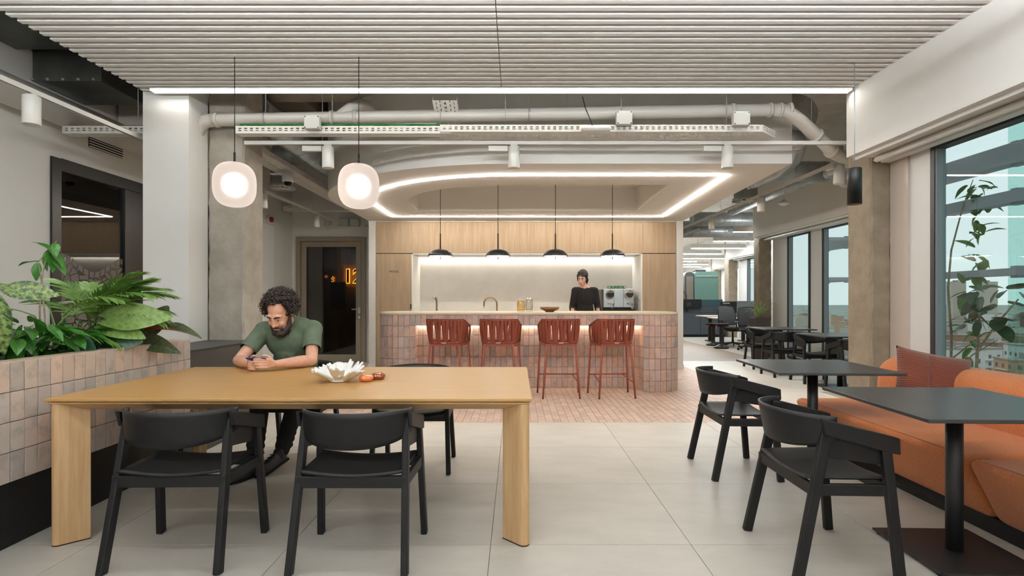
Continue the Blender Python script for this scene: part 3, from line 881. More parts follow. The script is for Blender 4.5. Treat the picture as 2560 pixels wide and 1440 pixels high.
track('white lighting track running deep beside the windows', (3.6,5.5), (3.6,11.9), [(3.6,7.0),(3.6,9),(3.6,11)])
track('short white lighting track over the office walkway', (4.0,11.8), (4.0,17.0), [(4.0,12.2),(4.0,16)])
def spot(x, y, lab, box=None, power=85, size=.056):
    t = thing('track_spot', lab, 'spotlight', (x,y,2.74), group='white cylinder spots on the tracks')
    z1, z0 = 2.745, 2.535
    MB().lathe([(.050,z0+.004),(size-.002,z0),(size,z0+.003),(size,z1-.003),(size-.003,z1),(.001,z1)],28,(x,y,0)).build('body', M_whitem, t)
    MB().cyl((x,y,z0+.006),(x,y,z0+.012),.048,None,24).build('lens', M_spotlens, t)
    MB().rbox((x-.035,y-.012,z1),(x+.035,y+.012,2.766),.002).build('track_adapter', M_whitem, t)
    if box: MB().rbox((x+box[0],y+box[1],2.70),(x+box[2],y+box[3],2.752),.004).build('driver_box', M_whitem, t)
    if power:
        ld = bpy.data.lights.new('spot_beam', 'SPOT'); ld.energy = power; ld.spot_size = R(75); ld.spot_blend = .6; ld.color = (1,.97,.91); ld.shadow_soft_size = .045
        lo_ = bpy.data.objects.new('spot_beam', ld); COL.objects.link(lo_); lo_.parent = t; lo_.location = (0,0,z0-.005-2.74)
spot(-3.57,3.98,'white track spot nearest the camera, above the planter',(0,-.25,.012,-.06) if 0 else None)
spot(-3.57,7.63,'white track spot between concrete column and globe pendant')
spot(-3.57,9.66,'white track spot above the glazed door')
spot(-1.845,5.3,'white spot with driver box on the cross track by the globe pendants',(-.25,-.02,-.06,.02))
spot(-.02,5.3,'white spot with driver box at the middle of the cross track',(-.25,-.02,-.06,.02))
spot(2.075,5.3,'white spot with driver box on the cross track near the window side',(-.24,-.02,-.06,.02))
spot(3.6,6.02,'white track spot beside the window column pendant',(-.10,-.02,-.055,.1),170)
spot(3.6,7.93,'white track spot above the row of cafe tables',None,190)
spot(3.6,9.94,'white track spot by the galvanised duct elbow',None,190)
spot(4.0,13.6,'small white track spot farthest into the office', None, 120)

# ------------------------------------------------------------------ perforated cable trays
def tray(lab, axis, a0, a1, b0, b1, z, h, m=M_whitem, pitch=.055, parent=None, rods=()):
    """axis x: runs a0..a1 in x, width b0..b1 in y"""
    t = parent or thing('cable_tray', lab, 'cable tray', (((a0+a1)/2,(b0+b1)/2,z) if axis == 'x' else ((b0+b1)/2,(a0+a1)/2,z)))
    th = .002
    def B(mb, a, b, c, d, e, f):
        if axis == 'x': mb.box((a,c,e),(b,d,f))
        else: mb.box((c,a,e),(d,b,f))
    n = int((a1-a0)/pitch)
    for side in (b0, b1-th):
        mb = MB()
        for (e, f) in ((z,z+h*.30),(z+h*.46,z+h*.58),(z+h*.74,z+h)): B(mb, a0,a1,side,side+th,e,f)
        for (e, f) in ((z+h*.30,z+h*.46),(z+h*.58,z+h*.74)):
            for k in range(n+1):
                p = a0+pitch*k; B(mb, p, min(a1,p+pitch*.5), side, side+th, e, f)
        mb.build('side_wall', m, t, weld=False)
    mb = MB(); w = b1-b0; ns = 5
    cuts = [(.0,.12),(.16,.28),(.32,.45),(.55,.68),(.72,.84),(.88,1.0)]
    for c0, c1 in cuts: B(mb, a0,a1,b0+w*c0,b0+w*c1,z-th,z)
    for j in range(len(cuts)-1):
        g0, g1 = b0+w*cuts[j][1], b0+w*cuts[j+1][0]
        for k in range(n+1):
            p = a0+pitch*k+(pitch/2 if j % 2 else 0)
            if p < a1: B(mb, p, min(a1,p+pitch*.42), g0, g1, z-th, z)
    mb.build('perforated_base', m, t, weld=False)
    for (x,y) in rods:
        MB().cyl((x,y,z-.01),(x,y,4.0),.0035,None,6).build('threaded_rod', M_steel, t)
    return t
tray('white perforated cable tray running across below the big pipe, between column and wider tray', 'x', -2.67,-.62,5.14,5.25,2.83,.07, rods=((-1.75,5.145),(-.72,5.145)))
tray('short white perforated cable tray between side wall and white pillar', 'x', -4.32,-3.46,5.14,5.25,2.83,.07, rods=((-3.6,5.145),))
tt = tray('wider white perforated cable tray with a cut end, across above the bar ceiling edge', 'x', -.72,2.34,5.12,5.39,2.84,.065, rods=((-.1,5.13),(1.0,5.13),(2.0,5.13)))
mb = MB(); mb.hexa([(2.34,5.12,2.838),(2.56,5.33,2.838),(2.42,5.39,2.838),(2.34,5.39,2.838),(2.34,5.12,2.84),(2.56,5.33,2.84),(2.42,5.39,2.84),(2.34,5.39,2.84)]); mb.build('cut_end', M_whitem, tt)
mb = MB()
for k in range(5):
    for zz, zh in ((2.84,.02),(2.872,.01),(2.893,.012)):
        mb.beam((2.34+.044*k,5.12+.042*k,zz+zh/2),(2.34+.044*(k+1),5.12+.042*(k+1),zz+zh/2),.002,zh)
    mb.beam((2.34+.044*k,5.12+.042*k,2.872),(2.36+.044*k,5.14+.042*k,2.872),.002,.064)
mb.build('end_wall', M_whitem, tt, weld=False)
tr2 = tray('steep white cable tray rising between the two levels beside the pipe', 'y', 5.0,5.6,-.78,-.55,3.02,.05)
for ch in kids(tr2): pass
tr2.rotation_euler = (R(-24),0,0); tr2.location = (-.665,5.3,2.98)
tray('white perforated cable tray running deep over the door lobby', 'y', 5.75,10.4,-3.22,-2.95,2.95,.07, rods=((-3.21,6.2),(-3.21,8.2),(-3.21,9.8)))
tray('white perforated cable tray crossing above the glazed door', 'x', -4.4,-2.75,10.2,10.4,2.93,.08)
# green cables lying in the tray
gc = MB(); rg = random.Random(2)
for k in range(3):
    pts = []
    for i in range(24):
        x = -2.65+2.0*i/23
        pts.append((x, 5.17+.02*k, 2.912+.012*abs(math.sin(i*.9+k))+.006*k))
    gc.tube(pts,.006,6)
pts = [(x, 5.2, 2.914+.006*math.sin(x*9)) for x in [-.4+1.5*i/20 for i in range(21)]]
gc.tube(pts,.006,6); 
o = tag(gc.build('green_cables', M_green), 'green data cables lying along the cable tray', 'cable')
def jbox(x, y, z, w, h, d, lab):
    t = thing('junction_box', lab, 'junction box', (x,y,z))
    MB().rbox((x-w/2,y-d/2,z-h/2),(x+w/2,y+d/2,z+h/2),.006).build('body', mat('grey_abs',(196,196,190),.45) if 'grey_abs' not in MATS else MATS['grey_abs'], t)
    for sx in (-1,1):
        for sz in (-1,1): MB().cyl((x+sx*(w/2-.012),y-d/2-.002,z+sz*(h/2-.012)),(x+sx*(w/2-.012),y-d/2+.004,z+sz*(h/2-.012)),.006,None,10).build('screw', M_blackmetal, t)
jbox(-1.92,5.1,2.915,.145,.125,.06,'grey junction box on the tray near the globe pendants')
jbox(1.015,5.08,2.95,.148,.128,.06,'grey junction box on the tray beside the access point')
jbox(2.115,5.08,2.945,.155,.13,.06,'grey junction box at the cut end of the tray')
jbox(-3.74,10.7,2.77,.11,.11,.08,'small square junction box in the row above the glazed door, nearest the track')
jbox(-3.41,10.7,2.77,.19,.14,.08,'wide grey junction box in the row above the glazed door')
jbox(-3.19,10.7,2.77,.19,.14,.08,'second wide junction box in the row above the glazed door')
jbox(-2.91,10.7,2.77,.15,.14,.08,'junction box of the row half behind the kitchen ceiling')
ap = thing('access_point', 'white rounded wireless access point under the cable tray', 'access point', (.745,5.07,2.84))
MB().rbox((.61,5.0,2.815),(.885,5.12,2.865),.022).build('body', M_white, ap)
MB().cyl((.745,5.0,2.835),(.745,4.9985,2.835),.004,None,8).build('status_light', emat('ap_light',(120,255,170),1.5), ap)
MB().tube([(.72,5.06,2.865),(.70,5.1,2.95),(.66,5.15,3.08),(.64,5.2,3.2)],.004,6).build('cable', M_black, ap)

# ------------------------------------------------------------------ PVC drain pipe with elbows
pp = thing('drain_pipe', 'big white PVC drain pipe with collars running across the ceiling', 'pipe', (0,5.45,3.06))
yP = 5.22
def pz(x): return 2.979+.018*(x+3.0)
pts = [(-3.0,yP,pz(-3.0)),(2.51,yP,pz(2.51))]
MB().tube(pts,.060,20,caps=False).build('pipe', M_pvc, pp)
MB().tube([(2.47,yP,pz(2.47)),(2.61,yP,pz(2.61)-.008),(2.74,yP+.01,2.99),(3.06,yP+.14,2.80),(3.20,yP+.24,2.735),(3.4,yP+.40,2.725),(3.62,yP+.52,2.725)],.061,20).build('elbow_pipe', M_pvc, pp)
MB().tube([(-2.93,yP,pz(-2.93)),(-3.0,yP,pz(-3.0)-.01),(-3.06,yP,pz(-3.0)-.06),(-3.12,yP,pz(-3.0)-.2)],.064,20).build('elbow', M_pvc, pp)
for x, w in ((-2.89,.035),(-1.78,.03),(-1.55,.03),(2.09,.035),(2.45,.03),(2.55,.03),(2.64,.03)):
    MB().cyl((x-w/2,yP,pz(x)),(x+w/2,yP,pz(x)),.070,None,22).build('collar', M_pvc, pp)
MB().cyl((2.95,yP+.092,2.866),(2.975,yP+.103,2.85),.070,None,22).cyl((3.17,yP+.22,2.75),(3.195,yP+.237,2.738),.070,None,22).build('collar', M_pvc, pp)
MB().tube([(-1.72,yP,pz(-1.72)),(-1.63,yP+.02,3.08),(-1.55,yP+.10,3.17),(-1.53,yP+.35,3.24),(-1.53,yP+.85,3.26)],.057,18).build('branch_pipe', M_pvc, pp)
for x in (-2.42,.125):
    MB().tube([(x,yP+.066*math.cos(a),pz(x)+.066*math.sin(a)) for a in [2*PI*k/20 for k in range(20)]],.006,6,closed=True).cyl((x,yP,pz(x)+.07),(x,yP,4.0),.005,None,8).build('pipe_clamp', M_steel, pp)

# ------------------------------------------------------------------ galvanised ducts
def spiral(mb, pts, r, step=.12, rib=.006, n=22):
    mb.tube(pts, r, n, caps=True)
    P = [Vector(p) for p in pts]; d = 0
    for i in range(len(P)-1):
        L = (P[i+1]-P[i]).length; t = (P[i+1]-P[i]).normalized(); s = step-d
        while s < L:
            c = P[i]+t*s; mb.cyl(c-t*.004, c+t*.004, r+rib, None, n, caps=False); s += step
        d = (L-(s-step))
    return mb
def arc(c, r, a0, a1, n, plane, k=0):
    out = []
    for i in range(n+1):
        a = R(a0+(a1-a0)*i/n)
        out.append((c[0]+r*math.cos(a), c[1]+r*math.sin(a), c[2]) if plane == 'xy' else (c[0]+r*math.cos(a), c[1], c[2]+r*math.sin(a)))
    return out
def duct(lab, pts, r, step, m=M_galv, rods=()):
    t = thing('air_duct', lab, 'air duct', pts[0])
    spiral(MB(), pts, r, step).build('spiral_pipe', m, t)
    return t
duct('large galvanised duct turning a corner high beside the window bulkhead', [(2.9,6.5,3.52),(3.2,6.5,3.52)]+arc((3.2,6.85,3.52),.35,-90,0,8,'xy')+[(3.55,7.3,3.52)], .205, .18)
duct('flexible aluminium duct bending down behind the drain pipe', [(3.35,6.7,3.32),(3.5,6.75,3.2),(3.55,6.95,3.08),(3.5,7.2,2.98),(3.35,7.4,2.92),(3.2,7.5,2.9)], .125, .035)
duct('galvanised spiral duct running across under the soffit to the round air valve', [(3.0,8.0,3.14),(4.6,8.0,3.14)], .15, .22)
duct('long thin galvanised duct running deep above the track by the windows', [(4.55,6.6,3.10),(4.55,11.4,3.10)], .085, .2)
duct('galvanised duct loop over the office walkway, upper run', [(4.2,12.9,3.16),(5.6,12.9,3.16)]+arc((5.6,13.25,3.16),.35,-90,90,10,'xy')+[(5.2,13.6,3.1),(4.2,13.7,3.06)], .17, .22)
duct('galvanised duct loop over the office walkway, lower run', [(3.9,13.2,2.90),(5.9,13.2,2.93)], .15, .2)
duct('dull spiral duct running deep above the door lobby', [(-2.87,5.9,3.33),(-2.87,9.0,3.28),(-2.87,10.6,3.26)], .175, .24, M_galv)
duct('dull second duct run high behind the concrete column', [(-3.4,7.6,3.3),(-2.9,7.7,3.3)], .14, .12, M_galv)
def rduct(lab, a, b, m=M_duct):
    t = thing('rectangular_duct', lab, 'air duct', ((a[0]+b[0])/2,(a[1]+b[1])/2,a[2]))
    MB().box(a,b).build('sheet_metal', m, t)
    mb = MB()
    x = b[0]
    mb.box((a[0],a[1]-.012,a[2]-.0),(b[0]+.012,a[1],a[2]+.03)).box((a[0],a[1]-.012,b[2]-.03),(b[0]+.012,a[1],b[2]))
    mb.build('flange', m, t)
    mb2 = MB()
    for k in range(5):
        xx = b[0]-.06-.14*k
        mb2.cyl((xx,a[1]-.02,a[2]+.015),(xx,a[1]-.01,a[2]+.015),.012,None,8)
    mb2.build('screw_heads', M_steel, t)
    return t
rduct('dark wide rectangular duct high beside the white pillar', (-4.44,4.96,3.25), (-3.81,5.56,3.56))
rduct('dull rectangular duct above the planter, nearest the camera', (-4.44,3.85,3.47), (-3.72,4.8,3.85))
rduct('grey rectangular duct behind the dark duct, above the glazing', (-4.42,6.0,3.18), (-3.5,6.6,3.5), M_walld)
lp_ = thing('insulated_pipe', 'fat white wrapped pipe running along the top of the planter side wall', 'pipe', (-4.3,4,3.0))
MB().cyl((-4.31,-2,3.03),(-4.31,6.2,3.03),.13,None,24).build('wrapped_pipe', M_white, lp_)
hs = MB()
for k in range(4): hs.tube([(-4.0+.07*k,6.35,3.5),(-3.98+.07*k,6.2,3.25),(-3.92+.07*k,6.1,3.05),(-3.85+.08*k,6.12,2.9)],.022,8)
tag(hs.build('grey_hoses', M_walld), 'bundle of grey hoses dropping behind the white pillar to the tray', 'hose')
vg = thing('vent_grille', 'dark slotted vent grille high on the wall above the dark glazing', 'vent', (-4.45,5.86,2.9))
MB().box((-4.449,5.62,2.84),(-4.44,6.1,2.96)).build('backing', M_dark, vg)
for k in range(5): MB().box((-4.444,5.62,2.842+.026*k),(-4.435,6.1,2.852+.026*k)).build('slat', M_white, vg)
def airvalve(x,y,z,lab,r=.17):
    t = thing('air_diffuser', lab, 'air diffuser', (x,y,z))
    MB().lathe([(r,0),(r,.04),(r*.9,.05),(r*.9,.5),(.001,.5)],28,(x,y,z)).build('collar', M_galv, t)
    for k in range(12):
        a = 2*PI*k/12
        MB().beam((x+.035*math.cos(a),y+.035*math.sin(a),z-.002),(x+r*.92*math.cos(a+.25),y+r*.92*math.sin(a+.25),z-.002),.028,.004).build('vane', M_whitem, t)
    MB().lathe([(.001,-.008),(.04,-.006),(.04,.01)],18,(x,y,z)).build('hub', M_whitem, t)
    MB().lathe([(r,0),(r*1.06,-.004),(r*1.06,.01),(r,.01)],28,(x,y,z)).build('rim', M_whitem, t)
airvalve(-3.34,7.7,2.83,'round swirl air diffuser in the ceiling of the door lobby')
airvalve(3.72,8.75,2.84,'round swirl air diffuser beside the kitchen ceiling corner',.2)
sc = thing('dome_camera', 'white ceiling dome camera mounted under the lobby tray', 'camera', (-3.02,7.15,2.86))
MB().lathe([(.001,2.90),(.075,2.90),(.075,2.82),(.07,2.80),(.05,2.80)],22,(-3.02,7.15,0)).build('housing', M_white, sc)
MB().lathe([(.05,2.80),(.046,2.775),(.03,2.757),(.001,2.752)],20,(-3.02,7.15,0)).build('dark_dome', M_black, sc)
MB().rbox((-3.25,7.12,2.90),(-2.9,7.18,2.915),.003).build('bracket', M_white, sc)
al = thing('fire_alarm', 'small red fire alarm sounder high on the lobby wall', 'alarm', (-4.42,9.8,2.72))
MB().cyl((-4.449,9.7,2.68),(-4.41,9.7,2.68),.07,None,20).build('base', M_white, al)
MB().cyl((-4.41,9.7,2.68),(-4.37,9.7,2.68),.052,.046,20).build('red_dome', mat('red_plastic',(150,30,26),.4), al)
an = thing('ceiling_antenna', 'white mushroom antenna hanging from a thin rod by the windows', 'antenna', (4.25,8.6,2.76))
ax, ay = 4.27, 8.6
MB().lathe([(.001,2.735),(.03,2.74),(.08,2.765),(.088,2.782),(.06,2.80),(.03,2.815),(.012,2.835),(.001,2.836)],28,(ax,ay,0)).build('dome', M_white, an)
MB().cyl((ax,ay,2.83),(ax,ay,3.9),.004,None,8).build('rod', M_steel, an)
pv = thing('drain_trap', 'white PVC trap pipe with a U bend hanging by the window bulkhead', 'pipe', (4.45,7.4,2.9))
MB().tube([(4.42,7.4,3.35),(4.42,7.4,2.95),(4.43,7.4,2.88),(4.49,7.4,2.83),(4.56,7.4,2.84),(4.62,7.4,2.88),(4.75,7.42,2.93),(5.0,7.45,2.95)],.055,16).build('pipe', M_pvc, pv)
MB().cyl((4.6,7.4,2.865),(4.63,7.405,2.885),.064,None,16).cyl((4.42,7.4,2.96),(4.42,7.4,2.99),.064,None,16).build('collar', M_pvc, pv)
# ------------------------------------------------------------------ long oak table
TX0, TX1, TY0, TY1, TZ = -2.372, .081, 2.71, 3.99, .75
tb = thing('dining_table', 'long light oak table with diagonal slab legs, a man seated at it', 'table', ((TX0+TX1)/2,(TY0+TY1)/2,0))
MB().rbox((TX0,TY0,TZ-.016),(TX1,TY1,TZ),.004).build('tabletop', M_oaktop, tb)
fr = MB()
i0, i1 = .012, .10
def ringpt(d, z): return [(TX0+d,TY0+d,z),(TX1-d,TY0+d,z),(TX1-d,TY1-d,z),(TX0+d,TY1-d,z)]
vs = ringpt(i0,TZ-.020)+ringpt(i0,TZ-.028)+ringpt(i1,TZ-.072)+ringpt(i1,TZ-.020)
fr.add(vs, [(r*4+i, r*4+(i+1)%4, ((r+1)%4)*4+(i+1)%4, ((r+1)%4)*4+i) for r in range(4) for i in range(4)])
fr.build('apron', M_oakx, tb, bevel=.003)
MB().box((TX0+.02,TY0+.02,TZ-.021),(TX1-.02,TY1-.02,TZ-.015)).build('shadow_gap', M_dgrey, tb)
for cx, cy, sx, sy in ((TX0,TY0,1,1),(TX1,TY0,-1,1),(TX0,TY1,1,-1),(TX1,TY1,-1,-1)):
    # slab standing on the diagonal of the corner
    d = Vector((sx,sy,0)).normalized(); nrm = Vector((-d.y,d.x,0)); p0 = Vector((cx+sx*.022,cy+sy*.022,0))
    L, T = .155, .058
    base = []
    for k in range(9):
        a = PI/2+PI*k/8; base.append(p0+d*(T/2+T/2*math.cos(a))+nrm*(T/2*math.sin(a)))
    base += [p0+d*L-nrm*T/2, p0+d*L+nrm*T/2]
    mb = MB(); n = len(base)
    mb.add([(p.x,p.y,.004) for p in base]+[(p.x,p.y,TZ-.03) for p in base],[(i,(i+1)%n,n+(i+1)%n,n+i) for i in range(n)]+[tuple(range(n))[::-1],tuple(range(n,2*n))])
    lg = mb.build('leg', M_oak, tb, bevel=.004)
    mb = MB(); mb.add([(p.x*.999+cx*.001,p.y,0) for p in base]+[(p.x,p.y,.004) for p in base],[(i,(i+1)%n,n+(i+1)%n,n+i) for i in range(n)]+[tuple(range(n))[::-1]])
    mb.build('glide', M_blackmetal, lg)
MB().box((TX0+.5,TY0+.55,TZ-.085),(TX1-.5,TY0+.62,TZ-.02)).box((TX0+.5,TY1-.62,TZ-.085),(TX1-.5,TY1-.55,TZ-.02)).build('steel_brace', M_blackmetal, tb)

# ------------------------------------------------------------------ armchair
def armchair(label):
    t = thing('armchair', label, 'chair', (0,0,0), group='black wooden armchairs', local=True)
    m = M_black
    for s in (-1, 1):
        MB().beam((s*.262,-.225,0),(s*.238,-.075,.705),.032,.046,(0,1,0),.030,.05).build('rear_leg', m, t, bevel=.006)
        MB().beam((s*.276,.222,0),(s*.255,.165,.625),.032,.044,(0,1,0),.030,.046).build('front_leg', m, t, bevel=.006)
        # sloping arm plank bent over the frame
        x = s*.262
        arm = [(-.125,.722),(.20,.640),(.225,.632),(.228,.560),(.19,.566),(-.105,.648)]
        ia, oa = (x-s*.008, x+s*.012)
        MB().prism([(yy,zz) for yy,zz in arm], min(ia,oa), max(ia,oa), 'yz').build('armrest', m, t, bevel=.005)
        MB().prism([(-.10,.655),(.18,.585),(.18,.505),(-.085,.545)], min(x-s*.03,x-s*.010), max(x-s*.03,x-s*.010), 'yz').build('arm_rail', m, t, bevel=.003)
        MB().beam((s*.25,-.165,.402),(s*.262,.195,.402),.022,.052).build('seat_rail', m, t, bevel=.004)
    MB().beam((-.245,-.15,.400),(.245,-.15,.400),.022,.056).build('rear_rail', m, t, bevel=.004)
    MB().beam((-.258,.19,.400),(.258,.19,.400),.022,.052).build('front_rail', m, t, bevel=.004)
    def seat(u, v):
        x = (u-.5); y = -.165+.40*v
        w = .47+.03*v
        z = .448 - .022*(1-(2*x)**2) + .012*(v-.4)**2 - (.03*(max(0,v-.88)/.12)**2) 
        return (x*w, y, z)
    MB().grid(seat, 16, 14).build('seat', m, t, solid=.012)
    def back(u, v):
        a = (u-.5)*2                      # -1..1
        th = a*R(78)
        xx = .262*math.sin(th)/math.sin(R(78))
        yy = -.225 + .175*(1-math.cos(th))/(1-math.cos(R(78)))
        z0 = .565+.058*abs(a)**2.2; z1 = .735-.008*abs(a)**2
        lean = -.035*(v-.3)*(1-abs(a)**2)
        return (xx, yy+lean, z0+(z1-z0)*v)
    MB().grid(back, 28, 6).build('backrest', m, t, solid=.013)
    return t
A = armchair('black wooden armchair with its back to the camera, in front of the dinner table, nearer the right table leg')
A['label'] = 'black armchair seen from behind at the long table, the one nearer its free end'
A.location = (-.765,2.665,0)
dup(A, (-1.62,2.675,0), R(1), 'black armchair seen from behind at the long table, the one beside the planter')
dup(A, (-.757,4.07,0), R(180), 'empty black armchair on the far side of the long table, facing the camera')
dup(A, (-1.76,4.36,0), R(176), 'black armchair on the far side of the long table that the bearded man sits on')
dup(A, (1.475,2.66,0), R(-90), 'black armchair at the nearest cafe table, facing the orange sofa')
dup(A, (1.59,3.97,0), R(-90), 'black armchair at the second cafe table, facing the orange sofa')
dup(A, (4.38,8.82,0), R(0), 'black armchair with its back to us at the farthest cafe table')
dup(A, (4.50,9.82,0), R(180), 'black armchair on the far side of the farthest cafe table, by the concrete column')
dup(A, (4.50,7.16,0), R(0), 'black armchair with its back to us at the cafe table half behind the window column')
dup(A, (4.52,8.16,0), R(180), 'black armchair on the far side of the cafe table half behind the window column')

# ------------------------------------------------------------------ cafe tables
def cafe(label):
    t = thing('cafe_table', label, 'table', (0,0,0), group='square black cafe tables', local=True)
    MB().rbox((-.42,-.42,.732),(.42,.42,.75),.003).build('tabletop', M_lino, t)
    MB().cyl((0,0,.012),(0,0,.732),.0365,None,28).rbox((-.15,-.15,.722),(.15,.15,.732),.002).build('pole', M_blackmetal, t)
    MB().rbox((-.245,-.245,.012),(.245,.245,.022),.002).build('base_plate', M_blackmetal, t)
    for sx in (-1,1):
        for sy in (-1,1): MB().cyl((sx*.215,sy*.215,0),(sx*.215,sy*.215,.012),.022,None,14).build('foot', M_blackmetal, t)
    return t
T = cafe('square black cafe table nearest the camera, before the orange sofa')
T.location = (2.155,2.655,0); T.rotation_euler = (0,0,R(-2))
dup(T, (2.235,4.07,0), R(-3), 'square black cafe table, second from the camera, at the sofa end')
dup(T, (4.57,7.62,0), R(-2), 'square black cafe table half hidden by the concrete window column')
dup(T, (4.58,9.36,0), R(-2), 'square black cafe table farthest off, beside the tall brown planter')

# ------------------------------------------------------------------ sofa and cushion
sf = thing('sofa', 'long orange modular sofa under the window with slanting front and black plinth', 'sofa', (2.9,3,0))
def hexbox(y0, y1, xb0, xt0, x1, z0, z1, zt1=None):
    zt1 = z1 if zt1 is None else zt1
    return [(xb0,y0,z0),(x1,y0,z0),(x1,y1,z0),(xb0,y1,z0),(xt0,y0,z1),(x1,y0,zt1),(x1,y1,zt1),(xt0,y1,z1)]
def soft(hexp, r, parent, name, m=None, segs=6, crown=.0):
    mb = MB(); mb.hexa(hexp)
    o = mb.build(name, m or M_sofa, parent, bevel=r, seg=segs)
    for p in o.data.polygons: p.use_smooth = True
    return o
MB().box((2.53,.3,0),(3.3,4.52,.09)).build('plinth', M_black, sf)
for a, b in ((.9,2.825),(2.835,4.56)):
    soft(hexbox(a,b,2.50,2.325,3.2,.085,.425), .06, sf, 'seat_cushion')
    MB().tube([(2.372,a+.07,.4265),(2.372,b-.07,.4265)],.0035,6).build('seam', M_sofa, sf)
soft(hexbox(.9,2.825,3.02,3.06,3.44,.25,.755), .13, sf, 'backrest', segs=8)
soft(hexbox(2.835,4.06,3.02,3.06,3.44,.25,.755), .13, sf, 'backrest', segs=8)
soft(hexbox(4.08,4.62,3.0,3.04,3.46,.25,.775), .15, sf, 'backrest', segs=8)
m_cord, nt_, b_ = newmat('rust_corduroy')
b_.inputs['Roughness'].default_value = .85; b_.inputs['Sheen Weight'].default_value = .3
tc_ = nt_.nodes.new('ShaderNodeTexCoord'); wv = nt_.nodes.new('ShaderNodeTexWave'); wv.inputs['Scale'].default_value = 22; wv.inputs['Distortion'].default_value = .5; wv.inputs['Detail Scale'].default_value = 3; wv.bands_direction = 'Z'
nt_.links.new(tc_.outputs['Object'], wv.inputs[0])
rp_c = nt_.nodes.new('ShaderNodeValToRGB'); rp_c.color_ramp.elements[0].color = (*lin((92,42,25)),1); rp_c.color_ramp.elements[1].color = (*lin((128,62,38)),1)
nt_.links.new(wv.outputs[0], rp_c.inputs[0]); nt_.links.new(rp_c.outputs[0], b_.inputs['Base Color'])
bp_ = nt_.nodes.new('ShaderNodeBump'); bp_.inputs['Strength'].default_value = .6; bp_.inputs['Distance'].default_value = .006
nt_.links.new(wv.outputs[0], bp_.inputs['Height']); nt_.links.new(bp_.outputs[0], b_.inputs['Normal'])
pl_ = thing('cushion', 'rust brown corduroy cushion leaning on the orange sofa back', 'cushion', (2.985,3.87,.655), local=True)
def puff(sgn, x0=-1, x1=1):
    def f(u, v):
        a = x0+(x1-x0)*u; b = 2*v-1
        w = .245*(1-.07*(1-b*b)); h = .225*(1-.07*(1-a*a))
        t = .085*max(0,(1-a**4))**.6*max(0,(1-b**4))**.6
        t *= 1-.25*math.exp(-((a-(-.2))/.05)**2)
        return (a*w, sgn*t, b*h)
    return f
mb = MB(); mb.grid(puff(-1,-1,-.2), 10, 18).grid(puff(1), 20, 18); p1 = mb.build('cover_panel', m_cord, pl_)
mb = MB(); mb.grid(puff(-1,-.2,1), 16, 18); p2 = mb.build('cover_panel', m_cord, pl_)
MB().tube([puff(-1)((-.2+1)/2, k/18) for k in range(19)],.003,6).build('seam', m_cord, pl_)
pl_.rotation_euler = Euler((R(-20),R(11),R(-14)),'XYZ')

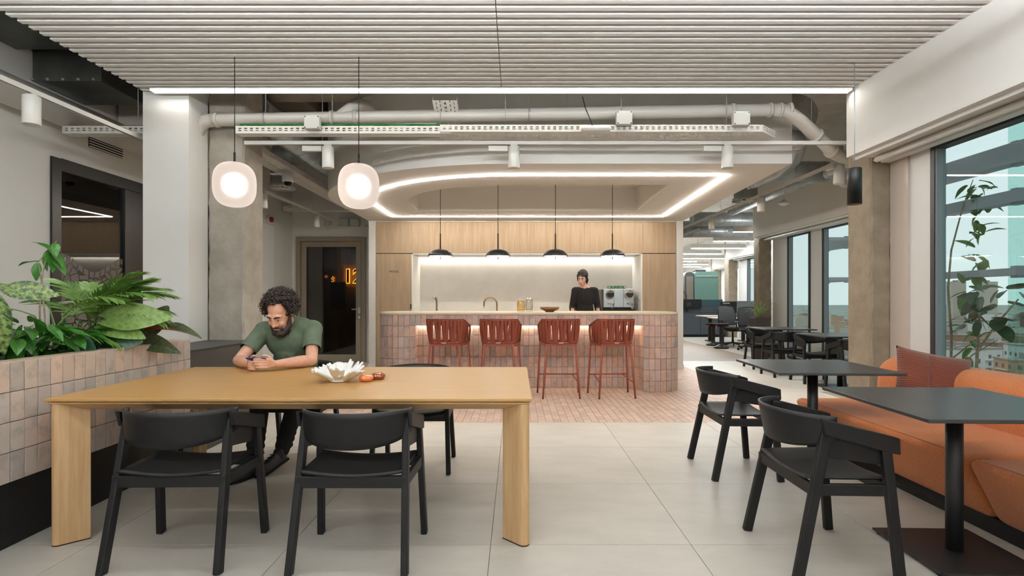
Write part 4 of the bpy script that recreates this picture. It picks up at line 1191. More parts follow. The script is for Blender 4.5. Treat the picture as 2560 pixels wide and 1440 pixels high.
# ------------------------------------------------------------------ bar stools
def stool(label):
    t = thing('bar_stool', label, 'bar stool', (0,0,0), group='rust red bar stools', local=True)
    def U(s, wb, wf, yb, yf, zb, zf, rc=.09):
        """s in 0..1 from front one side round the back to front other side"""
        P = []
        n = 10
        P.append(Vector((-wf, yf, zf)))
        for k in range(n+1):
            a = PI/2*k/n
            P.append(Vector((-wb+rc-rc*math.cos(a), yb+rc-rc*math.sin(a), zb)))
        for k in range(n+1):
            a = PI/2*k/n
            P.append(Vector((wb-rc+rc*math.sin(a), yb+rc-rc*math.cos(a), zb)))
        P.append(Vector((wf, yf, zf)))
        if s is None: return P
        L = [0]
        for i in range(1, len(P)): L.append(L[-1]+(P[i]-P[i-1]).length)
        d = s*L[-1]
        for i in range(1, len(P)):
            if d <= L[i] or i == len(P)-1:
                f = (d-L[i-1])/max(1e-9, L[i]-L[i-1]); return P[i-1].lerp(P[i], min(1,max(0,f)))
    top = lambda s: U(s,.225,.268,-.235,.15,.985,.885,.08)
    bot = lambda s: U(s,.185,.245,-.20,.19,.70,.70,.05)
    mb = MB(); mb.tube(U(None,.225,.268,-.235,.15,.985,.885,.08),.013,8)
    mb.tube([(-.268,.15,.885),(-.262,.185,.84),(-.245,.19,.70)],.011,8).tube([(.268,.15,.885),(.262,.185,.84),(.245,.19,.70)],.011,8)
    mb.tube(U(None,.185,.245,-.20,.19,.70,.70,.05),.011,8).build('shell_frame', M_rustm, t)
    N = 25
    for i in range(N):
        s = (i+.5)/N
        for dlt in ((.018,) if i % 2 else (-.018,)) if 0 else ((.017 if i % 2 else -.017),):
            a = top(min(.999,max(0,s+dlt*.3))); b = bot(min(.999,max(0,s-dlt)))
            mid = (a+b)/2; nrm = Vector((mid.x, mid.y-.1, 0)).normalized()
            mid = mid + nrm*(.008 if i % 2 else .0)
            MB().strap([a+Vector((0,0,.012))+nrm*.010, a.lerp(mid,.5)+nrm*.012, mid+nrm*.010, b+nrm*.012-Vector((0,0,.012))], [nrm]*4, .036, .005).build('strap', M_rust, t)
    for i in range(N-1):
        s = (i+1)/N
        a = top(s); b = bot(min(.999,max(0,s+(.02 if i % 2 else -.02)))); nrm = Vector((a.x, a.y-.1, 0)).normalized()
        MB().strap([a-nrm*.009, (a+b)/2-nrm*.012, b-nrm*.009], [nrm]*3, .032, .004).build('strap', M_rust, t)
    MB().strap([top(k/30)+Vector((0,0,.0145)) for k in range(31)], [Vector((0,0,1))]*31, .034, .006).build('rail_binding', M_rust, t)
    MB().rbox((-.20,-.19,.69),(.20,.19,.74),.02).build('seat_cushion', M_rust, t)
    MB().beam((-.185,-.19,.672),(.185,-.19,.672),.02,.03).beam((-.24,.2,.672),(.24,.2,.672),.02,.03).beam((-.18,-.19,.672),(-.24,.2,.672),.02,.03).beam((.18,-.19,.672),(.24,.2,.672),.02,.03).build('seat_frame', M_rustm, t)
    for s in (-1,1):
        l = MB().cyl((s*.232,-.232,.006),(s*.18,-.19,.68),.0115,.0135,12).build('leg', M_rustm, t)
        MB().cyl((s*.232,-.232,0),(s*.232,-.232,.01),.0125,None,10).build('glide', M_blackmetal, l)
        l = MB().cyl((s*.274,.232,.006),(s*.24,.2,.68),.0115,.0135,12).build('leg', M_rustm, t)
        MB().cyl((s*.274,.232,0),(s*.274,.232,.01),.0125,None,10).build('glide', M_blackmetal, l)
        MB().tube([(s*.19,.222,.25),(s*.217,-.21,.20)],.008,8).build('foot_brace', M_rustm, t)
    MB().tube([(-.262,.222,.25),(.262,.222,.25)],.009,8).build('footrest', M_rustm, t)
    MB().rbox((-.03,-.219,.694),(.03,-.213,.706),.002).build('maker_plate', M_walld, t)
    return t
SL = ['rust red woven bar stool nearest the glazed door end of the bar','second rust red woven bar stool from the glazed door end','rust red woven bar stool just beyond the free end of the oak table','rust red woven bar stool nearest the office end of the bar']
B = stool(SL[0]); B.location = (-.885,6.99,0); B.rotation_euler = (0,0,R(-5))
for x, l, rz in ((-.21,SL[1],-3),(.565,SL[2],1),(1.25,SL[3],5)): dup(B, (x,7.0,0), R(rz), l)

# ------------------------------------------------------------------ tiled planter and charcoal bench
PX, PY0, PY1 = -2.5, .6, 4.14
pt = thing('tiled_planter', 'long raised planter clad in pale pink clay tiles on a black plinth', 'planter', (-2.95,2.4,0))
z0 = .345
MB().box((-3.4,PY0,0),(-2.56,PY1-.05,z0)).build('plinth', M_black, pt)
mb = MB()
mb.box((PX-.09,PY0,z0),(PX-.008,PY1-.008,.932)).box((-3.4,PY0,z0),(-3.31,PY1-.008,.932)).box((-3.31,PY1-.09,z0),(PX-.09,PY1-.008,.932)).box((-3.31,PY0,z0),(PX-.09,PY0+.08,.932)).box((-3.31,PY0+.08,z0),(PX-.09,PY1-.09,.6))
mb.build('trough', M_grout_l, pt)
mb = MB(); 
mb.rbox((PX-.09,PY0,.932),(PX+.002,PY1,.943),.003).rbox((-3.4,PY0,.932),(-3.31,PY1,.943),.003).rbox((-3.31,PY1-.09,.932),(PX-.09,PY1,.943),.003)
mb.build('rim_tiles', mat('rim_clay',(196,172,152),.5,0,(176,158,142),20), pt)
mb = MB(); rs = random.Random(1)
mb.grid(lambda u,v: (-3.31+.72*u, PY0+.08+(PY1-PY0-.17)*v, .865+.025*mnoise.noise((u*14,v*60,0))), 20, 80).build('soil', M_soil, pt)
mb = MB()
for k in range(420):
    x, y = rs.uniform(-3.25,-2.62), rs.uniform(1.4,4.0)
    mb.box((-.012,-.02,-.005),(.012,.02,.005), Matrix.Translation((x,y,.885+rs.uniform(0,.012))) @ Euler((rs.uniform(-.6,.6),rs.uniform(-.6,.6),rs.uniform(0,6))).to_matrix().to_4x4())
mb.build('bark_chips', M_soil, pt, weld=False)['kind'] = 'stuff'
tm3 = MB().rbox((-TT/2+.0018,-.006,-HT/2+.0018),(TT/2-.0018,.006,HT/2-.0018),.002).mesh('clay_tile'); tm3.materials.append(M_planttile)
for i in range(int((PY1-PY0)/TT)):
    for r in range(4):
        inst('clay_tile', tm3, pt, (PX+random.uniform(-.001,.001)-.002, PY1-TT*(i+.5)+random.uniform(-.0006,.0006), z0+HT*(r+.5)), (random.uniform(-.01,.01),0,PI/2+random.uniform(-.012,.012)))
for i in range(11):
    for r in range(4):
        inst('clay_tile', tm3, pt, (PX-.006-TT*(i+.5), PY1-.002, z0+HT*(r+.5)), (0,0,0))
bn = thing('low_cabinet', 'low charcoal cabinet between the planter end and the concrete column', 'cabinet', (-2.8,4.7,0))
MB().rbox((-3.02,4.155,0),(-2.56,5.29,.838),.004).build('body', M_dgrey, bn)
MB().box((-3.02,4.15,.838),(-2.552,5.295,.85)).build('top_panel', M_dgrey, bn, bevel=.002)

# ------------------------------------------------------------------ small things on the table
jr = random.Random(4)
def jar(label, x, y, col, col2):
    t = thing('pebble_candle', label, 'ornament', (x,y,.75), group='ribbed round ornaments on the table')
    N = 60
    prof = [(.006,.002),(.022,.0),(.034,.004),(.041,.014),(.043,.022),(.040,.031),(.030,.038),(.018,.040),(.010,.037),(.004,.034)]
    vs = []
    for j, (r, z) in enumerate(prof):
        for i in range(N):
            a = 2*PI*i/N; k = 1+(.022 if i % 2 else -.008)*(1 if 1 < j < 8 else 0)
            vs.append((x+r*k*math.cos(a), y+r*k*math.sin(a), .7502+z))
    mb = MB(); mb.add(vs, [(j*N+i,j*N+(i+1)%N,(j+1)*N+(i+1)%N,(j+1)*N+i) for j in range(len(prof)-1) for i in range(N)])
    mb.add(vs[:N],[tuple(range(N))[::-1]]); mb.add(vs[-N:],[tuple(range(N))])
    mb.build('body', mat('glazed_'+label.split()[0]+'_glass', col, .15, coat=.6), t)
    MB().cyl((x,y,.784),(x,y,.7905),.007,.003,10).build('stalk', mat('stalk_'+label.split()[0], col2, .4), t)
jar('orange ribbed round glass ornament on the oak table, nearer the coral bowl', -.913, 3.29, (238,140,84), (226,120,66))
jar('brown ribbed round glass ornament on the oak table, beside the orange one', -.861, 3.375, (150,72,34), (120,56,28))
# ------------------------------------------------------------------ soft bodies: shapes fused into one continuous surface
def cap(mb, p0, p1, r0, r1, n=14, flat=False):
    p0 = Vector(p0); p1 = Vector(p1); t = p1-p0; L = t.length
    if L < 1e-6: return mb
    t /= L
    pts, rs = [], []
    if not flat:
        for k in range(1, 5):
            a = PI/2*k/5; pts.append(p0 - t*r0*math.cos(a)); rs.append(r0*math.sin(a))
    pts += [p0, p0.lerp(p1,.5), p1]; rs += [r0, (r0+r1)/2, r1]
    if not flat:
        for k in range(4, 0, -1):
            a = PI/2*k/5; pts.append(p1 + t*r1*math.cos(a)); rs.append(r1*math.sin(a))
    return mb.tube(pts, rs, n)
def fuse(name, mb, voxel, m, parent, smooth=3, cuts=()):
    me = mb.mesh('tmp', None, False)
    o = bpy.data.objects.new('tmp', me); COL.objects.link(o)
    md = o.modifiers.new('r','REMESH'); md.mode = 'VOXEL'; md.voxel_size = voxel; md.use_smooth_shade = True
    if smooth:
        s = o.modifiers.new('s','SMOOTH'); s.factor = .5; s.iterations = smooth
    dg = bpy.context.evaluated_depsgraph_get(); dg.update()
    ev = o.evaluated_get(dg)
    new = bpy.data.meshes.new_from_object(ev)
    bpy.data.objects.remove(o); bpy.data.meshes.remove(me)
    off = Vector((0,0,0)); q = parent
    while q is not None: off += q.location; q = q.parent
    if cuts:
        bm = bmesh.new(); bm.from_mesh(new)
        for co, no, c, rad in cuts:
            gv = [v for v in bm.verts if (v.co-Vector(c)).length < rad]
            fs = set(f for v in gv for f in v.link_faces); es = set(e for f in fs for e in f.edges); vs = set(v for f in fs for v in f.verts)
            bmesh.ops.bisect_plane(bm, geom=list(vs)+list(es)+list(fs), plane_co=co, plane_no=no, clear_outer=True)
        bm.to_mesh(new); bm.free()
    new.transform(Matrix.Translation(-off))
    new.name = name; new.materials.clear(); new.materials.append(m)
    for p in new.polygons: p.use_smooth = True
    o = bpy.data.objects.new(name, new); COL.objects.link(o); o.parent = parent
    return o

M_skin = mat('skin', (222,172,146), .5, 0, (212,158,132), 30, spec=.35)
M_skin2 = mat('skin_light', (224,180,158), .5, 0, (214,164,142), 30, spec=.35)
M_hair = mat('dark_brown_hair', (58,44,36), .6, 0, (32,24,20), 90)
M_hairb = mat('black_hair', (22,18,17), .45, 0, (14,12,12), 60)
M_eye = mat('eye_white', (225,220,212), .2)
M_iris = mat('dark_iris', (38,26,18), .15)
M_lip = mat('lips', (176,106,92), .45)
M_shirt = mat('green_jersey', (92,106,86), .9, 0, (82,96,76), 14, detail=5, bump=.5, bscale=18)
M_trous = mat('black_denim', (26,26,29), .85, bump=.5, bscale=30)
M_shoe = mat('worn_black_leather', (44,42,40), .5, 0, (32,30,29), 20, bump=.2, bscale=40)
M_blk = mat('black_knit', (24,22,22), .9, bump=.3, bscale=25)

def headframe(c, yaw, pitch, roll=0):
    f = Vector((math.sin(R(yaw))*math.cos(R(pitch)), -math.cos(R(yaw))*math.cos(R(pitch)), math.sin(R(pitch)))).normalized()
    r = Vector((0,0,1)).cross(f).normalized()
    u = f.cross(r).normalized()
    Mx = Matrix((( r.x,f.x,u.x,c[0]),(r.y,f.y,u.y,c[1]),(r.z,f.z,u.z,c[2]),(0,0,0,1)))
    return Mx @ Matrix.Rotation(R(roll),4,'Y')
def head_shapes(mb, H, k=1.0):
    R3 = H.to_3x3(); P = lambda x,y,z: H @ Vector((x*k,y*k,z*k))
    def E(c, r): mb.ell(P(*c), tuple(v*k for v in r), 22, 16, R3)
    E((0,-.015,.045),(.076,.096,.088)); E((0,.022,.0),(.066,.074,.085)); E((0,.035,-.055),(.054,.058,.058))
    E((0,.062,-.088),(.030,.028,.024)); E((0,.06,.018),(.05,.036,.022))
    for s in (-1,1):
        E((s*.034,.066,-.03),(.026,.024,.026)); E((s*.030,.074,.030),(.026,.02,.011))
        cap(mb, P(s*.074,-.012,.022), P(s*.074,-.006,-.026), .012*k, .009*k, 10); E((s*.079,-.012,.0),(.008,.018,.03))
        E((s*.012,.096,-.034),(.010,.011,.009))
    cap(mb, P(0,.088,.018), P(0,.108,-.030), .010*k, .014*k, 12)
    E((0,.088,-.06),(.024,.012,.008)); E((0,.085,-.072),(.021,.012,.008))
def face_parts(t, H, k, browm, lid=.6):
    R3 = H.to_3x3(); P = lambda x,y,z: H @ Vector((x*k,y*k,z*k))
    for s in (-1,1):
        e = MB().ell(P(s*.030,.077,.010),(.0125*k,.0125*k,.0105*k),16,12,R3).build('eye', M_eye, t)
        MB().ell(P(s*.030,.0865,.005),(.006*k,.005*k,.006*k),12,8,R3).build('iris', M_iris, e)
        b = MB(); b.tube([P(s*.012,.101,.028),P(s*.03,.101,.037),P(s*.05,.086,.031)],[.005*k,.0065*k,.003*k],8); b.build('eyebrow', browm, t)
        b = MB(); b.ell(P(s*.030,.078,.0145),(.0145*k,.0135*k,.0085*k),14,8,R3); b.build('eyelid', M_skin, t)
    MB().tube([P(-.022,.094,-.066),P(-.01,.102,-.063),P(0,.103,-.065),P(.01,.102,-.063),P(.022,.094,-.066)],[.002*k,.0055*k,.006*k,.0055*k,.002*k],8).build('mouth', M_lip, t)
def finger(mb, pts, r0=.0088, r1=.0066):
    n = len(pts)
    for i in range(n-1):
        cap(mb, pts[i], pts[i+1], r0+(r1-r0)*i/(n-1), r0+(r1-r0)*(i+1)/(n-1), 10)

# ---------------- seated man with a phone
man = thing('person', 'bearded curly-haired man in a green T-shirt, seated, looking down at his phone', 'person', (-1.77,4.3,0))
HM = headframe((-1.782,4.085,1.135), -8, -30, 3)
SLm, SRm = Vector((-1.955,4.20,1.005)), Vector((-1.585,4.21,1.015))
ELm, ERm = Vector((-2.045,3.985,.798)), Vector((-1.515,4.0,.798))
WLm, WRm = Vector((-1.872,3.795,.797)), Vector((-1.672,3.785,.797))
HLm, HRm = Vector((-1.84,4.44,.535)), Vector((-1.67,4.44,.535))
KLm, KRm = Vector((-1.895,4.01,.535)), Vector((-1.63,4.04,.53))
ALm, ARm = Vector((-1.875,3.87,.10)), Vector((-1.725,3.99,.135))
def torso(mb, g=0):
    mb.ell((-1.77,4.245,.93),(.178+g,.118+g,.155+g),24,16,Matrix.Rotation(R(22),3,'X'))
    mb.ell((-1.765,4.33,.76),(.158+g,.122+g,.17+g),24,16,Matrix.Rotation(R(20),3,'X'))
    mb.ell((-1.755,4.43,.58),(.172+g,.135+g,.13+g),24,16)
    cap(mb, SLm, SRm, .062+g, .062+g); cap(mb, SLm+Vector((.05,.03,-.02)), (-1.77,4.26,.85), .08+g, .11+g); cap(mb, SRm+Vector((-.05,.03,-.02)), (-1.77,4.26,.85), .08+g, .11+g)
    cap(mb, (-1.88,4.235,1.035), (-1.79,4.225,1.06), .05+g, .05+g); cap(mb, (-1.66,4.24,1.04), (-1.76,4.225,1.06), .05+g, .05+g)
bm_ = MB(); torso(bm_)
cap(bm_, (-1.775,4.225,1.035), HM @ Vector((0,-.03,-.05)), .062, .058)
head_shapes(bm_, HM, 1.06)
for Sj, Ej, Wj in ((SLm,ELm,WLm),(SRm,ERm,WRm)):
    cap(bm_, Sj, Ej, .054, .041); cap(bm_, Ej, Ej.lerp(Wj,.35), .042, .043); cap(bm_, Ej.lerp(Wj,.35), Wj, .043, .028)
for Hj, Kj, Aj in ((HLm,KLm,ALm),(HRm,KRm,ARm)):
    cap(bm_, Hj, Kj, .085, .058); cap(bm_, Kj, Kj.lerp(Aj,.35), .056, .058); cap(bm_, Kj.lerp(Aj,.35), Aj, .058, .036)
# hands: palms, fingers one by one, thumbs
def palm(mb, w, k0, k1):
    for f in (0,.33,.66,1): cap(mb, w, Vector(k0).lerp(Vector(k1),f), .019, .0125, 10)
palm(bm_, WRm, (-1.716,3.712,.838), (-1.722,3.716,.779))
for i, (z, L) in enumerate(((.838,.96),(.818,1.05),(.799,1.0),(.780,.82))):
    finger(bm_, [Vector((-1.717,3.711,z)), Vector((-1.717-.040*L,3.690,z+.003)), Vector((-1.717-.066*L,3.692,z+.002)), Vector((-1.717-.085*L,3.704,z))])
finger(bm_, [Vector((-1.690,3.765,.812)), Vector((-1.712,3.752,.846)), Vector((-1.738,3.742,.860)), Vector((-1.758,3.738,.858))], .011, .0078)
palm(bm_, WLm, (-1.846,3.728,.828), (-1.842,3.735,.772))
for i, (z, L) in enumerate(((.822,.9),(.803,1.0),(.786,.95),(.770,.78))):
    finger(bm_, [Vector((-1.845,3.727,z)), Vector((-1.845+.034*L,3.708,z-.002)), Vector((-1.845+.058*L,3.712,z-.004)), Vector((-1.845+.074*L,3.724,z-.004))])
finger(bm_, [Vector((-1.862,3.775,.812)), Vector((-1.845,3.757,.842)), Vector((-1.822,3.745,.857)), Vector((-1.803,3.741,.857))], .011, .0078)
fuse('body', bm_, .0046, M_skin, man, 2)
face_parts(man, HM, 1.06, M_hair)
sh = MB(); torso(sh, .014)
dL = (ELm-SLm).normalized(); dR = (ERm-SRm).normalized()
cap(sh, SLm, SLm+dL*.22, .072, .066); cap(sh, SRm, SRm+dR*.22, .072, .066)
cL, cR = SLm+dL*.205, SRm+dR*.205
fuse('t_shirt', sh, .007, M_shirt, man, 4, [(cL,dL,cL+dL*.05,.11),(cR,dR,cR+dR*.05,.11),((0,0,.50),(0,0,-1),(-1.76,4.4,.45),.3)])
mb = MB(); c = Vector((-1.775,4.195,1.055)); 
nk = [c+Vector((.082*math.cos(a),.075*math.sin(a),.012*math.sin(a)-.004)) for a in [2*PI*k/30 for k in range(30)]]
mb.tube(nk,.007,8,closed=True).build('neckband', M_shirt, man)
tr = MB(); tr.ell((-1.755,4.44,.565),(.182,.145,.12),22,14)
for Hj, Kj, Aj in ((HLm,KLm,ALm),(HRm,KRm,ARm)):
    cap(tr, Hj, Kj, .098, .072); cap(tr, Kj, Kj.lerp(Aj,.5), .072, .062); cap(tr, Kj.lerp(Aj,.5), Aj+Vector((0,0,.035)), .062, .052)
    cap(tr, Kj.lerp(Aj,.8), Aj+Vector((0,0,.0)), .052, .05)
    for k in range(5): 
        q = Kj.lerp(Aj, .45+.11*k); cap(tr, q+Vector((-.04,-.012*(k%2),.008*(k%2))), q+Vector((.04,.006,-.006)), .026, .024, 10)
fuse('trousers', tr, .009, M_trous, man, 3)
def shoe(t, heel, toe, m, sole_m, nm='shoe'):
    heel = Vector(heel); toe = Vector(toe); d = (toe-heel); L = d.length; d.normalize()
    r = d.cross(Vector((0,0,1))).normalized(); u = r.cross(d)
    mb = MB()
    prof = [(0,.036,.048),(.12,.040,.062),(.3,.040,.066),(.45,.043,.058),(.65,.048,.045),(.85,.044,.036),(.96,.030,.028),(1.0,.012,.018)]
    n = 16; rows = []
    for s, w, h in prof:
        for i in range(n):
            a = 2*PI*i/n; cz = max(0, math.sin(a)); 
            rows.append(heel + d*L*s + r*w*math.cos(a) + u*(.018+(h*1.25 if math.sin(a) > 0 else .012)*math.sin(a)))
    mb.add(rows, [(j*n+i,j*n+(i+1)%n,(j+1)*n+(i+1)%n,(j+1)*n+i) for j in range(len(prof)-1) for i in range(n)], True)
    mb.add(rows[:n],[tuple(range(n))[::-1]]); mb.add(rows[-n:],[tuple(range(n))])
    cap(mb, heel+d*L*.2+u*.05, heel+d*L*.18+u*.075, .044, .042, 14)
    s = mb.build(nm, m, t, subd=1)
    so = MB(); vs = []
    for sg in (0,1):
        for q, w, h in prof: vs.append(heel+d*L*q*1.01 + r*w*1.06 + u*(.0 if sg == 0 else .014))
        for q, w, h in prof[::-1]: vs.append(heel+d*L*q*1.01 - r*w*1.06 + u*(.0 if sg == 0 else .014))
    n = len(prof)*2
    so.add(vs, [(i,(i+1)%n,n+(i+1)%n,n+i) for i in range(n)]+[tuple(range(n))[::-1],tuple(range(n,2*n))]).build('sole', sole_m, s)
    la = MB()
    for k in range(4):
        b = heel+d*L*(.42+.09*k)+u*(.092-.009*k); la.tube([b-r*.022, b+u*.006, b+r*.022], .0028, 6)
    la.build('laces', sole_m, s)
shoe(man, (-1.835,3.88,.004), (-1.945,3.625,.002), M_shoe, M_black)
shoe(man, (-1.715,4.015,.062), (-1.800,3.755,.004), M_shoe, M_black)
# curly hair and beard
def curls(H, k, n, seed, ok, rad, cr, m, name, base):
    rr = random.Random(seed); mb = MB(); bb = MB(); cnt = 0
    R3 = H.to_3x3()
    while cnt < n:
        v = Vector((rr.gauss(0,1),rr.gauss(0,1),rr.gauss(0,1))).normalized()
        if not ok(v): continue
        cnt += 1
        p = Vector((v.x*rad[0], v.y*rad[1]+rad[3], v.z*rad[2]+rad[4]))*k
        out = v; tg = out.cross(Vector((rr.gauss(0,1),rr.gauss(0,1),rr.gauss(0,1)))).normalized(); bt = out.cross(tg)
        q = []; turns = rr.uniform(1.2,2.2); r0 = rr.uniform(.6,1.3)*cr
        for i in range(13):
            f = i/12; a = 2*PI*turns*f
            q.append(H @ (p + out*(rr.uniform(.7,1.25)*.036*k*f*cr/.009 - .008) + (tg*math.cos(a)+bt*math.sin(a))*r0))
        mb.tube(q, [.0038*k]*10+[.0032*k,.0022*k,.001*k], 5)
        bb.ell(H @ (p - out*.008), (cr*rr.uniform(.8,1.35),)*3, 8, 6)
    base(bb)
    h = fuse(name, bb, .0055, m, man, 1)
    mb.build(name+'_curls', m, h)
def hb(bb):
    R3 = HM.to_3x3()
    bb.ell(HM @ Vector((0,-.042,.062)), (.089,.094,.09), 22, 16, R3)
curls(HM, 1.06, 430, 3, lambda v: (v.z > .42 and v.y < .25) or (v.z > .70 and v.y < .9) or (v.y < .05 and v.z > -.45 - .2*v.y) or (abs(v.x) > .72 and v.y < .45 and v.z > -.4), (.088,.112,.098,-.022,.052), .0125, M_hair, 'hair', hb)
def bb_(bb):
    P = lambda x,y,z: HM @ Vector((x*1.06,y*1.06,z*1.06))
    for s in (-1,1):
        cap(bb, P(s*.074,.0,.01), P(s*.062,.03,-.075), .011, .022, 10); cap(bb, P(s*.06,.035,-.075), P(s*.025,.075,-.11), .022, .026, 10)
        cap(bb, P(0,.102,-.05), P(s*.036,.082,-.062), .0085, .0085, 10); cap(bb, P(s*.036,.082,-.062), P(s*.034,.074,-.09), .009, .013, 10)
    cap(bb, P(-.025,.078,-.108), P(.025,.078,-.108), .026, .026, 12); cap(bb, P(0,.09,-.086), P(0,.085,-.12), .012, .022, 10)
rr_ = random.Random(8)
curls(HM, 1.06, 170, 5, lambda v: v.z < -.62 and v.y > .0, (.066,.085,.125,.02,-.015), .0075, M_hair, 'beard', bb_)
# phone in his hands
ph = thing('phone', 'blue phone held by the bearded man in both hands', 'phone', (-1.782,3.728,.833), local=True)
MB().rbox((-.072,-.037,-.004),(.072,.037,.004),.0035).build('case', mat('blue_phone_case',(36,56,120),.35), ph)
MB().rbox((-.068,-.033,.0035),(.068,.033,.0045),.0008).build('screen', mat('phone_screen',(16,18,24),.08), ph)
ph.rotation_euler = (R(-24), R(0), R(-4))

# ---------------- standing woman behind the bar
wo = thing('person', 'woman with short black hair in a black top, standing behind the bar looking down', 'person', (1.12,8.84,0))
HW = headframe((1.078,8.77,1.585), -24, -20, 4)
SL, SR = Vector((.968,8.82,1.385)), Vector((1.288,8.86,1.385))
EL, ER = Vector((.925,8.86,1.12)), Vector((1.345,8.90,1.12))
WL, WR = Vector((.915,8.66,1.0)), Vector((1.33,8.70,1.0))
def torso2(mb, g=0):
    mb.ell((1.128,8.84,1.27),(.15+g,.095+g,.17+g),22,14); mb.ell((1.128,8.85,1.08),(.128+g,.09+g,.16+g),22,14)
    cap(mb, SL, SR, .05+g, .05+g); mb.ell((1.128,8.85,.90),(.158+g,.115+g,.13+g),22,14)
    if g == 0:
        cap(mb, (1.05,8.83,1.42), (1.11,8.83,1.445), .038, .038); cap(mb, (1.20,8.85,1.42), (1.15,8.83,1.445), .038, .038)
bm_ = MB(); torso2(bm_)
cap(bm_, (1.122,8.83,1.42), HW @ Vector((0,-.025,-.05)), .050, .046)
head_shapes(bm_, HW, .96)
for Sj, Ej, Wj in ((SL,EL,WL),(SR,ER,WR)):
    cap(bm_, Sj, Ej, .044, .035); cap(bm_, Ej, Ej.lerp(Wj,.35), .036, .036); cap(bm_, Ej.lerp(Wj,.35), Wj, .036, .024)
    d = (Wj-Ej).normalized(); kx = Vector((1,0,0))
    for j, L in enumerate((.9,1.0,.95,.78)):
        k0 = Wj + d*.085 + kx*(.0135*(j-1.5)); cap(bm_, Wj, k0, .018, .011, 10)
        finger(bm_, [k0, k0+(d*.035+Vector((0,-.002,-.012)))*L, k0+(d*.05+Vector((0,-.002,-.032)))*L, k0+(d*.055+Vector((0,0,-.05)))*L], .0078, .006)
    sgn = 1 if Sj is SL else -1
    finger(bm_, [Wj+d*.02+kx*.014*sgn, Wj+d*.055+kx*.036*sgn, Wj+d*.085+kx*.042*sgn+Vector((0,0,-.01))], .010, .007)
feet = []
for s in (-1,1):
    h = Vector((1.128+s*.08,8.85,.88)); k = Vector((1.13+s*.085,8.83,.47)); a = Vector((1.13+s*.09,8.86,.09))
    cap(bm_, h, k, .082, .054); cap(bm_, k, k.lerp(a,.35), .052, .053); cap(bm_, k.lerp(a,.35), a, .053, .034); feet.append((h,k,a))
fuse('body', bm_, .0052, M_skin2, wo, 2)
face_parts(wo, HW, .96, M_hairb)
sh = MB(); torso2(sh, .016)
cuts = []
for Sj, Ej, Wj in ((SL,EL,WL),(SR,ER,WR)):
    cap(sh, Sj, Ej, .062, .056); e = Ej.lerp(Wj,.42); cap(sh, Ej, e, .056, .050)
    d = (Wj-Ej).normalized(); c = Ej.lerp(Wj,.38); cuts.append((c, d, c+d*.05, .085))
cuts.append(((0,0,.86),(0,0,-1),(1.128,8.85,.80),.22))
fuse('top', sh, .0075, M_blk, wo, 4, cuts)
tr = MB(); tr.ell((1.128,8.85,.88),(.17,.128,.13),20,14)
for h, k, a in feet: cap(tr, h, k, .094, .072); cap(tr, k, a+Vector((0,0,.02)), .072, .058)
fuse('trousers', tr, .009, M_trous, wo, 3)
for h, k, a in feet: shoe(wo, (a.x,a.y+.055,.002), (a.x,a.y-.19,.002), M_shoe, M_black)
P = lambda x,y,z: HW @ Vector((x*.96,y*.96,z*.96))
hw = MB(); R3 = HW.to_3x3()
hw.ell(P(0,-.038,.054),(.086,.092,.094),24,16,R3); hw.ell(P(0,-.055,-.01),(.078,.062,.075),20,14,R3)
for s in (-1,1):
    cap(hw, P(s*.074,.01,.05), P(s*.080,-.01,-.045), .020, .013, 10); cap(hw, P(s*.07,.035,.07), P(s*.077,.022,-.01), .016, .008, 10)
    cap(hw, P(s*.066,-.04,-.03), P(s*.055,-.06,-.1), .03, .014, 10)
for i in range(9):
    x = -.06+.015*i; cap(hw, P(x*.8,.040,.118), P(x,.080-.14*x*x/.01*.1,.064+(.02 if i in (3,4) else 0)), .018, .007, 10)
fuse('hair', hw, .005, M_hairb, wo, 1)
# ------------------------------------------------------------------ plants in the tiled planter
def leaf_mesh(name, L, W, m, shape='oval', fold=.25, droop=.3, nu=8, nv=12, heart=0):
    """leaf along +y from the origin, top side +z"""
    def w(v):
        if shape == 'oval': return math.sin(PI*min(1,v*.93+.05))**.8*(1-.35*v)
        if shape == 'lance': return math.sin(PI*min(1,v**.8*.97+.02))**1.0
        if shape == 'paddle': return math.sin(PI*min(1,v**.75*.94+.05))**.62
    mx = max(w(k/40) for k in range(41))
    def f(u, v):
        a = 2*u-1; ww = W/2*w(v)/mx
        y = L*v; 
        if heart: y -= heart*L*(1-v)**6*abs(a)**1.3*1.2
        z = abs(a)*ww*fold - droop*L*v**2 + .012*L*math.sin(v*14)*abs(a)*(1-v)
        return (a*ww, y*(1-.12*droop*v), z)
    mb = MB(); mb.grid(f, nu, nv)
    # thin thickness: mirrored underside joined
    me = mb.mesh(name); me.materials.append(m)
    return me
def orient(d, roll=0, up=(0,0,1)):
    y = Vector(d).normalized(); u = Vector(up)
    x = y.cross(u)
    if x.length < 1e-4: x = Vector((1,0,0))
    x.normalize(); z = x.cross(y)
    Mx = Matrix((x,y,z)).transposed()
    return (Mx @ Matrix.Rotation(roll,3,'Y')).to_euler()
